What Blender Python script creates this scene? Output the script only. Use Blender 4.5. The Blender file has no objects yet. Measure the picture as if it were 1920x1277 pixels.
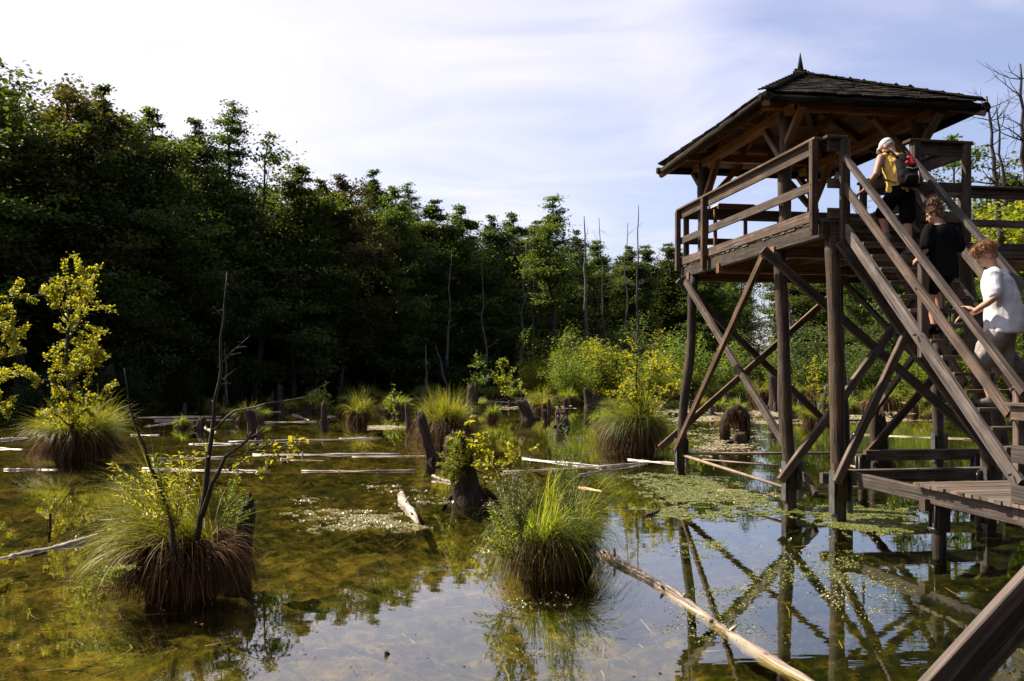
import bpy, bmesh, math, random
import numpy as np
from mathutils import Vector, Matrix, noise as mnoise

R = math.radians
sc = bpy.context.scene
col = sc.collection

# ------------------------------------------------------------------ camera, sky, sun, exposure
F = 1600.0            # focal length in pixels of the 1920 px wide photograph
HZ = 690.0            # pixel row of the horizon
H_EYE = 2.35          # eye height above the water, metres
cd = bpy.data.cameras.new('camera'); cam = bpy.data.objects.new('camera', cd); col.objects.link(cam)
cam.location = (0, 0, H_EYE); cam.rotation_euler = (R(90), 0, 0)
cd.sensor_width = 36.0; cd.lens = 36.0 * F / 1920.0
cd.shift_y = (HZ - 638.5) / 1920.0
cd.clip_start = 0.05; cd.clip_end = 2000
cd.dof.use_dof = True; cd.dof.focus_distance = 17.0; cd.dof.aperture_fstop = 10.0
sc.camera = cam

SUN_AZ, SUN_EL = R(-62), R(46)       # azimuth from +Y (negative = left), elevation
wd = bpy.data.worlds.new('World'); sc.world = wd; wd.use_nodes = True
nt = wd.node_tree; nt.nodes.clear()
def N(nt, t, **kw):
    n = nt.nodes.new(t)
    for k, v in kw.items(): setattr(n, k, v)
    return n
out = N(nt, 'ShaderNodeOutputWorld'); bg = N(nt, 'ShaderNodeBackground')
sky = N(nt, 'ShaderNodeTexSky'); sky.sky_type = 'NISHITA'; sky.sun_disc = False
sky.sun_elevation = SUN_EL; sky.sun_rotation = SUN_AZ
sky.air_density = 1.0; sky.dust_density = 1.6; sky.ozone_density = 2.2
# thin cirrus: noise on the direction projected to a high flat layer
tc = N(nt, 'ShaderNodeTexCoord'); sep = N(nt, 'ShaderNodeSeparateXYZ')
nt.links.new(tc.outputs['Generated'], sep.inputs[0])
zc = N(nt, 'ShaderNodeMath', operation='MAXIMUM'); zc.inputs[1].default_value = 0.0
nt.links.new(sep.outputs['Z'], zc.inputs[0])
za = N(nt, 'ShaderNodeMath', operation='ADD'); za.inputs[1].default_value = 0.16
nt.links.new(zc.outputs[0], za.inputs[0])
dx = N(nt, 'ShaderNodeMath', operation='DIVIDE'); dy = N(nt, 'ShaderNodeMath', operation='DIVIDE')
nt.links.new(sep.outputs['X'], dx.inputs[0]); nt.links.new(za.outputs[0], dx.inputs[1])
nt.links.new(sep.outputs['Y'], dy.inputs[0]); nt.links.new(za.outputs[0], dy.inputs[1])
cmb = N(nt, 'ShaderNodeCombineXYZ'); nt.links.new(dx.outputs[0], cmb.inputs[0]); nt.links.new(dy.outputs[0], cmb.inputs[1])
mp = N(nt, 'ShaderNodeMapping'); mp.inputs['Rotation'].default_value = (0, 0, R(35)); mp.inputs['Scale'].default_value = (0.9, 1.25, 1)
nt.links.new(cmb.outputs[0], mp.inputs[0])
n1 = N(nt, 'ShaderNodeTexNoise'); n1.inputs['Scale'].default_value = 1.5; n1.inputs['Detail'].default_value = 7
n1.inputs['Roughness'].default_value = 0.5; n1.inputs['Distortion'].default_value = 0.9
nt.links.new(mp.outputs[0], n1.inputs['Vector'])
n2 = N(nt, 'ShaderNodeTexNoise'); n2.inputs['Scale'].default_value = 0.28; n2.inputs['Detail'].default_value = 2
mp2 = N(nt, 'ShaderNodeMapping'); mp2.inputs['Location'].default_value = (0.75, 0.3, 0)
nt.links.new(cmb.outputs[0], mp2.inputs[0]); nt.links.new(mp2.outputs[0], n2.inputs['Vector'])
# veil is thicker towards the sun (forward scattering in the cirrus)
sund = N(nt, 'ShaderNodeVectorMath', operation='DOT_PRODUCT')
sund.inputs[1].default_value = (math.sin(SUN_AZ)*math.cos(SUN_EL), math.cos(SUN_AZ)*math.cos(SUN_EL), math.sin(SUN_EL))
nt.links.new(tc.outputs['Generated'], sund.inputs[0])
mr = N(nt, 'ShaderNodeMapRange'); mr.inputs[1].default_value = 0.1; mr.inputs[2].default_value = 0.85
mr.inputs[3].default_value = -0.22; mr.inputs[4].default_value = 0.62
nt.links.new(sund.outputs['Value'], mr.inputs[0])
ad = N(nt, 'ShaderNodeMath', operation='ADD'); nt.links.new(n1.outputs[0], ad.inputs[0]); nt.links.new(n2.outputs[0], ad.inputs[1])
ad2 = N(nt, 'ShaderNodeMath', operation='ADD'); nt.links.new(ad.outputs[0], ad2.inputs[0]); nt.links.new(mr.outputs[0], ad2.inputs[1])
ramp = N(nt, 'ShaderNodeMapRange'); ramp.inputs[1].default_value = 0.85; ramp.inputs[2].default_value = 1.6
ramp.inputs[3].default_value = 0.12; ramp.inputs[4].default_value = 0.96; ramp.interpolation_type = 'SMOOTHSTEP'
nt.links.new(ad2.outputs[0], ramp.inputs[0])
mx = N(nt, 'ShaderNodeMix', data_type='RGBA'); nt.links.new(ramp.outputs[0], mx.inputs[0])
wb = N(nt, 'ShaderNodeMix', data_type='RGBA', blend_type='MULTIPLY'); wb.inputs[0].default_value = 1; wb.inputs[7].default_value = (1.0, .91, 1.0, 1)
nt.links.new(sky.outputs[0], wb.inputs[6]); nt.links.new(wb.outputs[2], mx.inputs[6]); mx.inputs[7].default_value = (6.1, 5.8, 6.5, 1)
nt.links.new(mx.outputs[2], bg.inputs[0]); bg.inputs[1].default_value = 0.072
nt.links.new(bg.outputs[0], out.inputs[0])

sl = bpy.data.lights.new('sun', 'SUN'); sl.energy = 5.0; sl.angle = R(0.5); sl.color = (1.0, 0.885, 0.72)
so = bpy.data.objects.new('sun', sl); col.objects.link(so)
sdir = Vector((math.sin(SUN_AZ)*math.cos(SUN_EL), math.cos(SUN_AZ)*math.cos(SUN_EL), math.sin(SUN_EL)))
so.rotation_euler = sdir.to_track_quat('Z', 'Y').to_euler(); so.location = sdir * 100

sc.view_settings.view_transform = 'Standard'; sc.view_settings.look = 'None'
sc.view_settings.exposure = 1.35; sc.view_settings.gamma = 1.0; sc.view_settings.use_curve_mapping = False
sc.render.engine = 'CYCLES'
sc.cycles.max_bounces = 7; sc.cycles.diffuse_bounces = 3; sc.cycles.glossy_bounces = 3
sc.cycles.transmission_bounces = 4; sc.cycles.transparent_max_bounces = 12
sc.cycles.caustics_reflective = False; sc.cycles.caustics_refractive = False
sc.cycles.use_denoising = True

# ------------------------------------------------------------------ helpers
def W(x, y, d):
    return Vector(((x - 960) / F * d, d, H_EYE + (HZ - y) / F * d))
def WP(x, y, z=0.0):
    d = (H_EYE - z) * F / (y - HZ)
    return Vector(((x - 960) / F * d, d, z))

def tag(o, label=None, cat=None, group=None, kind=None):
    if label: o['label'] = label
    if cat: o['category'] = cat
    if group: o['group'] = group
    if kind: o['kind'] = kind
    return o
def empty(name, loc, rz=0.0, label=None, cat=None, group=None):
    o = bpy.data.objects.new(name, None); col.objects.link(o)
    o.location = loc; o.rotation_euler = (0, 0, rz); o.empty_display_size = 0.2
    return tag(o, label, cat, group)
def link_mesh(name, me, parent=None, kind=None):
    o = bpy.data.objects.new(name, me); col.objects.link(o)
    if parent is not None: o.parent = parent
    if kind: o['kind'] = kind
    return o
def copy_tree(o, parent=None):
    c = o.copy(); col.objects.link(c); c.parent = parent
    for ch in o.children: copy_tree(ch, c)
    return c

def frame_of(d, up=Vector((0, 0, 1))):
    d = d.normalized()
    if abs(d.dot(up)) > 0.98: up = Vector((0, 1, 0)) if abs(d.y) < 0.9 else Vector((1, 0, 0))
    s = d.cross(up).normalized(); t = s.cross(d).normalized()
    return d, s, t

class MB:
    """collects faces with uvs; build() links them as ONE mesh object"""
    def __init__(self): self.v = []; self.f = []; self.uv = []; self.sm = []; self.mi = []; self.m = 0
    def face(self, idx, uvs, smooth=False):
        self.f.append(idx); self.uv.extend(uvs); self.sm.append(smooth); self.mi.append(self.m)
    def beam(self, p0, p1, w, h, up=(0, 0, 1), ch=0.1, off=None, w1=None, h1=None):
        p0 = Vector(p0); p1 = Vector(p1); L = (p1 - p0).length
        d, s, t = frame_of(p1 - p0, Vector(up))
        if off is None: off = random.random() * 20
        c = min(w, h) * ch; b = len(self.v)
        w1 = w if w1 is None else w1; h1 = h if h1 is None else h1
        def ring(p, w, h):
            a, e = w / 2, h / 2
            for x, y in ((a-c, -e), (a, -e+c), (a, e-c), (a-c, e), (-a+c, e), (-a, e-c), (-a, -e+c), (-a+c, -e)):
                self.v.append(p + s * x + t * y)
        ring(p0, w, h); ring(p1, w1, h1)
        per = [0]
        for k in range(8): per.append(per[-1] + (self.v[b+k] - self.v[b+(k+1) % 8]).length)
        for k in range(8):
            k2 = (k + 1) % 8
            self.face((b+k, b+k2, b+8+k2, b+8+k), ((off, per[k]+off), (off, per[k+1]+off), (off+L, per[k+1]+off), (off+L, per[k]+off)))
        self.face(tuple(b+k for k in range(7, -1, -1)), [(off+0.3*k/8, off) for k in range(8)])
        self.face(tuple(b+8+k for k in range(8)), [(off+0.3*k/8, off) for k in range(8)])
    def tube(self, pts, rad, n=8, cap=True, jit=0.0, ell=1.0, smooth=True, seed=0):
        pts = [Vector(p) for p in pts]; b = len(self.v); rng = random.Random(seed)
        off = rng.random() * 20; L = 0; m = len(pts)
        if not hasattr(rad, '__len__'): rad = [rad] * m
        up = Vector((0, 0, 1)); prev = None
        for i, p in enumerate(pts):
            d = (pts[min(i+1, m-1)] - pts[max(i-1, 0)])
            d, s, t = frame_of(d) if prev is None else (d.normalized(), None, None)
            if s is None:
                s = prev - d * prev.dot(d)
                s = s.normalized() if s.length > 1e-6 else frame_of(d)[1]
                t = s.cross(d).normalized() * 1
            prev = s
            for k in range(n):
                a = 2 * math.pi * k / n
                r = rad[i] * (1 + (rng.random() - .5) * 2 * jit)
                self.v.append(p + s * (r * math.cos(a)) + t * (r * ell * math.sin(a)))
        for i in range(m - 1):
            l2 = L + (pts[i+1] - pts[i]).length
            for k in range(n):
                k2 = (k + 1) % n; c0 = 2*math.pi*rad[i] / n
                self.face((b+i*n+k, b+i*n+k2, b+(i+1)*n+k2, b+(i+1)*n+k),
                          ((off+L, off+k*c0), (off+L, off+(k+1)*c0), (off+l2, off+(k+1)*c0), (off+l2, off+k*c0)), smooth)
            L = l2
        if cap:
            self.face(tuple(b+k for k in range(n-1, -1, -1)), [(off, off+.02*k) for k in range(n)])
            self.face(tuple(b+(m-1)*n+k for k in range(n)), [(off, off+.02*k) for k in range(n)])
    def ball(self, c, r, n=12, m=8, rot=None):
        c = Vector(c); r = (r, r, r) if not hasattr(r, '__len__') else r; b = len(self.v)
        M = rot if rot is not None else Matrix.Identity(3)
        self.v.append(c + M @ Vector((0, 0, -r[2])))
        for j in range(1, m):
            ph = -math.pi/2 + math.pi * j / m
            for k in range(n):
                a = 2*math.pi*k/n
                self.v.append(c + M @ Vector((r[0]*math.cos(ph)*math.cos(a), r[1]*math.cos(ph)*math.sin(a), r[2]*math.sin(ph))))
        self.v.append(c + M @ Vector((0, 0, r[2]))); top = len(self.v) - 1
        z = (0, 0)
        for k in range(n): self.face((b, b+1+(k+1) % n, b+1+k), (z, z, z), True)
        for j in range(m - 2):
            for k in range(n):
                k2 = (k+1) % n; q = b+1+j*n
                self.face((q+k, q+k2, q+n+k2, q+n+k), (z, z, z, z), True)
        q = b+1+(m-2)*n
        for k in range(n): self.face((q+k, q+(k+1) % n, top), (z, z, z), True)
    def limb(self, pts, rad, n=14, ell=1.0):
        """closed tapered tube with rounded ends"""
        pts = [Vector(p) for p in pts]; d0 = (pts[0]-pts[1]).normalized(); d1 = (pts[-1]-pts[-2]).normalized()
        P = [pts[0]+d0*rad[0]*.9, pts[0]+d0*rad[0]*.6] + pts + [pts[-1]+d1*rad[-1]*.6, pts[-1]+d1*rad[-1]*.9]
        Q = [rad[0]*.3, rad[0]*.75] + list(rad) + [rad[-1]*.75, rad[-1]*.3]
        self.tube(P, Q, n, ell=ell)
    def loft(self, rings, n=20):
        """rings: (center, rx, ry) horizontal-ish ellipses, closed"""
        b = len(self.v); z = (0, 0)
        for c, rx, ry in rings:
            c = Vector(c)
            for k in range(n):
                a = 2*math.pi*k/n
                self.v.append(c + Vector((rx*math.cos(a), ry*math.sin(a), 0)))
        for i in range(len(rings)-1):
            for k in range(n):
                k2 = (k+1) % n
                self.face((b+i*n+k, b+i*n+k2, b+(i+1)*n+k2, b+(i+1)*n+k), (z, z, z, z), True)
        self.face(tuple(b+k for k in range(n-1, -1, -1)), [z]*n); m = (len(rings)-1)*n
        self.face(tuple(b+m+k for k in range(n)), [z]*n)
    def mesh(self, name, mats, origin=(0, 0, 0)):
        o = Vector(origin)
        me = bpy.data.meshes.new(name)
        me.from_pydata([v - o for v in self.v], [], self.f)
        uvl = me.uv_layers.new(name='UVMap')
        uvl.data.foreach_set('uv', np.array(self.uv, dtype=np.float32).ravel())
        me.polygons.foreach_set('use_smooth', self.sm)
        for mt in (mats if isinstance(mats, (list, tuple)) else [mats]): me.materials.append(mt)
        me.polygons.foreach_set('material_index', self.mi)
        me.update(); return me
    def build(self, name, mats, parent=None, origin=(0, 0, 0), kind=None):
        return link_mesh(name, self.mesh(name, mats, origin), parent, kind)

def quads_mesh(name, Q, mat, smooth=False):
    """Q: (N,4,3) array of separate quads"""
    Q = np.asarray(Q, dtype=np.float32); n = len(Q)
    me = bpy.data.meshes.new(name)
    me.vertices.add(n*4); me.loops.add(n*4); me.polygons.add(n)
    me.vertices.foreach_set('co', Q.ravel())
    me.loops.foreach_set('vertex_index', np.arange(n*4, dtype=np.int32))
    me.polygons.foreach_set('loop_start', np.arange(0, n*4, 4, dtype=np.int32))
    me.polygons.foreach_set('use_smooth', np.full(n, smooth))
    me.materials.append(mat); me.update(calc_edges=True); return me
def strips_mesh(name, S, mat):
    """S: (N,M,2,3) ribbons"""
    S = np.asarray(S, dtype=np.float32); n, m = S.shape[:2]
    base = (np.arange(n)*m*2)[:, None, None]; k = (np.arange(m-1)*2)[None, :, None]
    idx = (base + k + np.array([0, 1, 3, 2])[None, None, :]).reshape(-1)
    q = len(idx)//4
    me = bpy.data.meshes.new(name)
    me.vertices.add(n*m*2); me.loops.add(len(idx)); me.polygons.add(q)
    me.vertices.foreach_set('co', S.ravel()); me.loops.foreach_set('vertex_index', idx.astype(np.int32))
    me.polygons.foreach_set('loop_start', np.arange(0, q*4, 4, dtype=np.int32))
    me.polygons.foreach_set('use_smooth', np.full(q, True))
    me.materials.append(mat); me.update(calc_edges=True); return me
def unit(a): return a / np.maximum(np.linalg.norm(a, axis=-1, keepdims=True), 1e-9)
def leaf_quads(pos, size, rng, up=0.6, aspect=0.62, fold=0.12, direc=None):
    pos = np.asarray(pos, float); n = len(pos)
    nrm = rng.normal(size=(n, 3)); nrm[:, 2] = np.abs(nrm[:, 2]) + up; nrm = unit(nrm)
    a = rng.normal(size=(n, 3)) if direc is None else np.asarray(direc) + rng.normal(size=(n, 3)) * .5
    a = unit(a - nrm * (a*nrm).sum(1, keepdims=True)); b = np.cross(nrm, a)
    s = (size * rng.uniform(.65, 1.25, n))[:, None]
    base = pos; tip = pos + a*s; mid = pos + a*s*.48 + nrm*s*fold
    return np.stack([base, mid + b*s*aspect*.5, tip, mid - b*s*aspect*.5], 1)

# ------------------------------------------------------------------ materials
def new_mat(name):
    m = bpy.data.materials.new(name); m.use_nodes = True; t = m.node_tree; t.nodes.clear()
    return m, t, N(t, 'ShaderNodeOutputMaterial')
def ramp_node(t, stops):
    r = N(t, 'ShaderNodeValToRGB'); e = r.color_ramp.elements
    while len(e) < len(stops): e.new(0.5)
    for el, (p, c) in zip(e, stops): el.position = p; el.color = (*c, 1)
    return r
def wood(name, dark, mid, light, rough=0.75, bump=0.35, spec=0.3, moss=None):
    m, t, o = new_mat(name); L = t.links.new
    uv = N(t, 'ShaderNodeUVMap'); oi = N(t, 'ShaderNodeObjectInfo')
    ofs = N(t, 'ShaderNodeVectorMath', operation='MULTIPLY_ADD')
    cx = N(t, 'ShaderNodeCombineXYZ'); L(oi.outputs['Random'], cx.inputs[0]); L(oi.outputs['Random'], cx.inputs[1])
    L(cx.outputs[0], ofs.inputs[0]); ofs.inputs[1].default_value = (37, 11, 0); L(uv.outputs[0], ofs.inputs[2])
    mp = N(t, 'ShaderNodeMapping'); mp.inputs['Scale'].default_value = (1.2, 38, 1); L(ofs.outputs[0], mp.inputs[0])
    g = N(t, 'ShaderNodeTexNoise'); g.inputs['Scale'].default_value = 1.0; g.inputs['Detail'].default_value = 6; g.inputs['Distortion'].default_value = .6
    L(mp.outputs[0], g.inputs['Vector'])
    p = N(t, 'ShaderNodeTexNoise'); p.inputs['Scale'].default_value = 2.3; p.inputs['Detail'].default_value = 4; L(ofs.outputs[0], p.inputs['Vector'])
    ms = N(t, 'ShaderNodeMath', operation='MULTIPLY_ADD'); L(p.outputs[0], ms.inputs[0]); ms.inputs[1].default_value = .55
    h = N(t, 'ShaderNodeMath', operation='MULTIPLY'); L(g.outputs[0], h.inputs[0]); h.inputs[1].default_value = .75; L(h.outputs[0], ms.inputs[2])
    r = ramp_node(t, [(.38, dark), (.62, mid), (.85, light)]); L(ms.outputs[0], r.inputs[0])
    vary = N(t, 'ShaderNodeMapRange'); vary.inputs[3].default_value = .55; vary.inputs[4].default_value = 1.4; L(oi.outputs['Random'], vary.inputs[0])
    hs = N(t, 'ShaderNodeHueSaturation'); L(vary.outputs[0], hs.inputs['Value']); L(r.outputs[0], hs.inputs['Color'])
    rs = N(t, 'ShaderNodeMath', operation='FRACT'); rm = N(t, 'ShaderNodeMath', operation='MULTIPLY'); rm.inputs[1].default_value = 7.31; L(oi.outputs['Random'], rm.inputs[0]); L(rm.outputs[0], rs.inputs[0])
    vs = N(t, 'ShaderNodeMapRange'); vs.inputs[3].default_value = .75; vs.inputs[4].default_value = 1.45; L(rs.outputs[0], vs.inputs[0]); L(vs.outputs[0], hs.inputs['Saturation'])
    last = hs.outputs[0]
    if moss:
        tcn = N(t, 'ShaderNodeTexCoord')
        mn = N(t, 'ShaderNodeTexNoise'); mn.inputs['Scale'].default_value = 1.7; mn.inputs['Detail'].default_value = 5; L(tcn.outputs['Object'], mn.inputs['Vector'])
        mr_ = N(t, 'ShaderNodeMapRange'); mr_.inputs[1].default_value = .56; mr_.inputs[2].default_value = .72; mr_.inputs[4].default_value = .7; L(mn.outputs[0], mr_.inputs[0])
        mm = N(t, 'ShaderNodeMix', data_type='RGBA'); L(mr_.outputs[0], mm.inputs[0]); L(last, mm.inputs[6]); mm.inputs[7].default_value = (*moss, 1); last = mm.outputs[2]
    b = N(t, 'ShaderNodeBsdfPrincipled'); L(last, b.inputs['Base Color']); b.inputs['Roughness'].default_value = rough
    b.inputs['Specular IOR Level'].default_value = spec
    mpk = N(t, 'ShaderNodeMapping'); mpk.inputs['Scale'].default_value = (3.2, 9, 1); L(ofs.outputs[0], mpk.inputs[0])
    vk = N(t, 'ShaderNodeTexVoronoi'); vk.inputs['Scale'].default_value = 1.0; L(mpk.outputs[0], vk.inputs['Vector'])
    kr = N(t, 'ShaderNodeMapRange'); kr.inputs[1].default_value = .07; kr.inputs[2].default_value = .16; kr.inputs[3].default_value = .35; kr.inputs[4].default_value = 1; L(vk.outputs['Distance'], kr.inputs[0])
    mpc = N(t, 'ShaderNodeMapping'); mpc.inputs['Scale'].default_value = (.7, 16, 1); L(ofs.outputs[0], mpc.inputs[0])
    ck = N(t, 'ShaderNodeTexNoise'); ck.inputs['Scale'].default_value = 1; ck.inputs['Detail'].default_value = 3; ck.inputs['Distortion'].default_value = .4; L(mpc.outputs[0], ck.inputs['Vector'])
    cr = N(t, 'ShaderNodeMapRange'); cr.inputs[1].default_value = .34; cr.inputs[2].default_value = .40; cr.inputs[3].default_value = .25; cr.inputs[4].default_value = 1; L(ck.outputs[0], cr.inputs[0])
    kc = N(t, 'ShaderNodeMath', operation='MULTIPLY'); L(kr.outputs[0], kc.inputs[0]); L(cr.outputs[0], kc.inputs[1])
    km = N(t, 'ShaderNodeMix', data_type='RGBA', blend_type='MULTIPLY'); km.inputs[0].default_value = 1; L(last, km.inputs[6]); L(kc.outputs[0], km.inputs[7]); L(km.outputs[2], b.inputs['Base Color'])
    hm = N(t, 'ShaderNodeMath', operation='MULTIPLY'); L(g.outputs[0], hm.inputs[0]); L(kc.outputs[0], hm.inputs[1])
    bp = N(t, 'ShaderNodeBump'); bp.inputs['Strength'].default_value = min(1, bump*1.6); bp.inputs['Distance'].default_value = .02; L(hm.outputs[0], bp.inputs['Height'])
    L(bp.outputs[0], b.inputs['Normal']); L(b.outputs[0], o.inputs[0]); return m
def leafm(name, c0, c1, c2, trans=0.35, tcol=None, rough=.5, spec=.25, objvar=.25):
    m, t, o = new_mat(name); L = t.links.new
    ge = N(t, 'ShaderNodeNewGeometry'); oi = N(t, 'ShaderNodeObjectInfo')
    r = ramp_node(t, [(0, c0), (.55, c1), (1, c2)]); L(ge.outputs['Random Per Island'], r.inputs[0])
    vary = N(t, 'ShaderNodeMapRange'); vary.inputs[3].default_value = 1-objvar; vary.inputs[4].default_value = 1+objvar; L(oi.outputs['Random'], vary.inputs[0])
    hv = N(t, 'ShaderNodeMapRange'); hv.inputs[3].default_value = .5-objvar*.05; hv.inputs[4].default_value = .5+objvar*.03; L(oi.outputs['Random'], hv.inputs[0])
    hs = N(t, 'ShaderNodeHueSaturation'); L(vary.outputs[0], hs.inputs['Value']); L(hv.outputs[0], hs.inputs['Hue']); L(r.outputs[0], hs.inputs['Color'])
    b = N(t, 'ShaderNodeBsdfPrincipled'); L(hs.outputs[0], b.inputs['Base Color']); b.inputs['Roughness'].default_value = rough
    b.inputs['Specular IOR Level'].default_value = spec
    tr = N(t, 'ShaderNodeBsdfTranslucent')
    tm = N(t, 'ShaderNodeMix', data_type='RGBA', blend_type='MULTIPLY'); tm.inputs[0].default_value = 1
    L(hs.outputs[0], tm.inputs[6]); tm.inputs[7].default_value = (*(tcol or (1.6, 1.5, .6)), 1); L(tm.outputs[2], tr.inputs[0])
    mx = N(t, 'ShaderNodeMixShader'); mx.inputs[0].default_value = trans; L(b.outputs[0], mx.inputs[1]); L(tr.outputs[0], mx.inputs[2])
    L(mx.outputs[0], o.inputs[0]); return m
def cloth(name, c, rough=.85, nscale=14, var=.18):
    m, t, o = new_mat(name); L = t.links.new
    tcn = N(t, 'ShaderNodeTexCoord'); n = N(t, 'ShaderNodeTexNoise'); n.inputs['Scale'].default_value = nscale; n.inputs['Detail'].default_value = 5
    L(tcn.outputs['Object'], n.inputs['Vector'])
    r = ramp_node(t, [(.3, tuple(x*(1-var) for x in c)), (.7, tuple(min(1, x*(1+var)) for x in c))]); L(n.outputs[0], r.inputs[0])
    b = N(t, 'ShaderNodeBsdfPrincipled'); L(r.outputs[0], b.inputs['Base Color']); b.inputs['Roughness'].default_value = rough; b.inputs['Specular IOR Level'].default_value = .2 if rough < .8 else .05
    bp = N(t, 'ShaderNodeBump'); bp.inputs['Strength'].default_value = .4; bp.inputs['Distance'].default_value = .01; L(n.outputs[0], bp.inputs['Height']); L(bp.outputs[0], b.inputs['Normal'])
    L(b.outputs[0], o.inputs[0]); return m
def blotch(name, stops, scale, rough=.9, bump=.5, dist=.05, spec=.2, stretch=(1, 1, 1), coord='Object'):
    m, t, o = new_mat(name); L = t.links.new
    tcn = N(t, 'ShaderNodeTexCoord'); mp = N(t, 'ShaderNodeMapping'); mp.inputs['Scale'].default_value = stretch; L(tcn.outputs[coord], mp.inputs[0])
    n = N(t, 'ShaderNodeTexNoise'); n.inputs['Scale'].default_value = scale; n.inputs['Detail'].default_value = 8; n.inputs['Roughness'].default_value = .62; L(mp.outputs[0], n.inputs['Vector'])
    r = ramp_node(t, stops); L(n.outputs[0], r.inputs[0])
    b = N(t, 'ShaderNodeBsdfPrincipled'); L(r.outputs[0], b.inputs['Base Color']); b.inputs['Roughness'].default_value = rough; b.inputs['Specular IOR Level'].default_value = spec
    bp = N(t, 'ShaderNodeBump'); bp.inputs['Strength'].default_value = bump; bp.inputs['Distance'].default_value = dist; L(n.outputs[0], bp.inputs['Height']); L(bp.outputs[0], b.inputs['Normal'])
    L(b.outputs[0], o.inputs[0]); return m

M_WOOD = wood('weathered_wood', (.015, .010, .007), (.052, .034, .025), (.145, .103, .078))
M_POST = wood('post_wood', (.010, .007, .005), (.030, .021, .016), (.095, .07, .053), moss=(.05, .055, .02))
M_STAIR = wood('stair_wood', (.024, .017, .014), (.070, .052, .043), (.175, .135, .115))
M_RED = wood('inner_wood', (.055, .029, .017), (.15, .080, .047), (.27, .155, .095))
M_SHINGLE = wood('shingle_wood', (.007, .006, .005), (.016, .013, .011), (.05, .04, .034), rough=.9, spec=.05, moss=(.028, .03, .012))
M_DECK = wood('deck_wood', (.045, .033, .027), (.105, .08, .066), (.20, .162, .138))
M_LOG = wood('bleached_log', (.10, .07, .05), (.31, .24, .185), (.58, .49, .42), rough=.4, bump=.9, spec=.5, moss=(.17, .10, .055))
M_LOGD = wood('brown_log', (.14, .08, .04), (.30, .19, .11), (.48, .36, .25), rough=.5, bump=.6, spec=.4)
M_BARK = wood('bark', (.010, .008, .006), (.026, .020, .016), (.07, .055, .045), bump=.8)
M_BARKG = wood('grey_bark', (.03, .025, .022), (.075, .064, .056), (.17, .15, .13), bump=.7)
M_STUMP = blotch('rotten_stump', [(.3, (.012, .009, .007)), (.55, (.045, .03, .02)), (.8, (.13, .095, .07))], 7, stretch=(1, 1, .25), bump=.9)
M_PEAT = blotch('tussock_root_mass', [(.3, (.010, .007, .005)), (.6, (.035, .022, .013)), (.85, (.09, .055, .03))], 12, stretch=(1, 1, .3), bump=1)
M_STEEL = blotch('dull_steel', [(.35, (.035, .034, .034)), (.7, (.09, .088, .088))], 6, rough=.45, bump=.1, spec=.5)
M_PIPE = blotch('rusty_pipe', [(.3, (.16, .11, .08)), (.7, (.30, .23, .18))], 5, rough=.6, bump=.2)

M_TREE = [leafm('leaf_dark', (.022, .038, .012), (.042, .068, .019), (.09, .12, .03), .45, (1.7, 1.7, .5)),
          leafm('leaf_mid', (.028, .046, .013), (.055, .085, .021), (.11, .14, .034), .48, (1.7, 1.6, .5)),
          leafm('leaf_brownish', (.038, .042, .014), (.06, .064, .02), (.10, .09, .028), .45, (1.7, 1.5, .5))]
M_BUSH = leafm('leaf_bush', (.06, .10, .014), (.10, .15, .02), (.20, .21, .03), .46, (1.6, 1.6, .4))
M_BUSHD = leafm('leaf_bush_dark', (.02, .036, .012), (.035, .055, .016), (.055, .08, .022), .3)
M_YEL = leafm('leaf_yellow_green', (.13, .165, .018), (.27, .275, .022), (.46, .37, .032), .5, (1.4, 1.35, .4), spec=.4, objvar=.1)
M_LIME = leafm('leaf_lime', (.09, .14, .016), (.18, .22, .022), (.32, .29, .03), .5, (1.4, 1.4, .4), objvar=.1)
M_HERB = leafm('leaf_herb', (.05, .085, .03), (.09, .12, .04), (.16, .15, .06), .35, (1.4, 1.4, .6), objvar=.1)
M_GRASS = leafm('grass_green', (.06, .10, .012), (.14, .19, .022), (.34, .33, .09), .55, (1.5, 1.5, .4), rough=.45, spec=.3, objvar=.12)
M_GRASSY = leafm('grass_yellow', (.09, .12, .014), (.17, .19, .022), (.32, .28, .05), .45, (1.5, 1.4, .4), rough=.45, spec=.3, objvar=.12)
M_DEAD = leafm('grass_dead', (.028, .013, .006), (.075, .040, .018), (.24, .14, .065), .2, (1.2, 1.1, .8), spec=.06, rough=.7, objvar=.1)
M_FLOWER = leafm('flower_pink', (.25, .16, .17), (.38, .28, .28), (.5, .42, .42), .3, (1, 1, 1))
M_WEED = leafm('floating_weed', (.16, .16, .05), (.30, .28, .12), (.48, .44, .26), .15, (1, 1, .6), rough=.28, spec=.6)
M_WEEDG = leafm('floating_weed_green', (.07, .10, .02), (.14, .16, .035), (.27, .26, .09), .15, (1, 1, .6), rough=.35, spec=.5)
M_SCUM = leafm('floating_scum', (.28, .24, .13), (.40, .35, .21), (.52, .46, .30), .1, (1, 1, .6), rough=.6)

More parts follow.
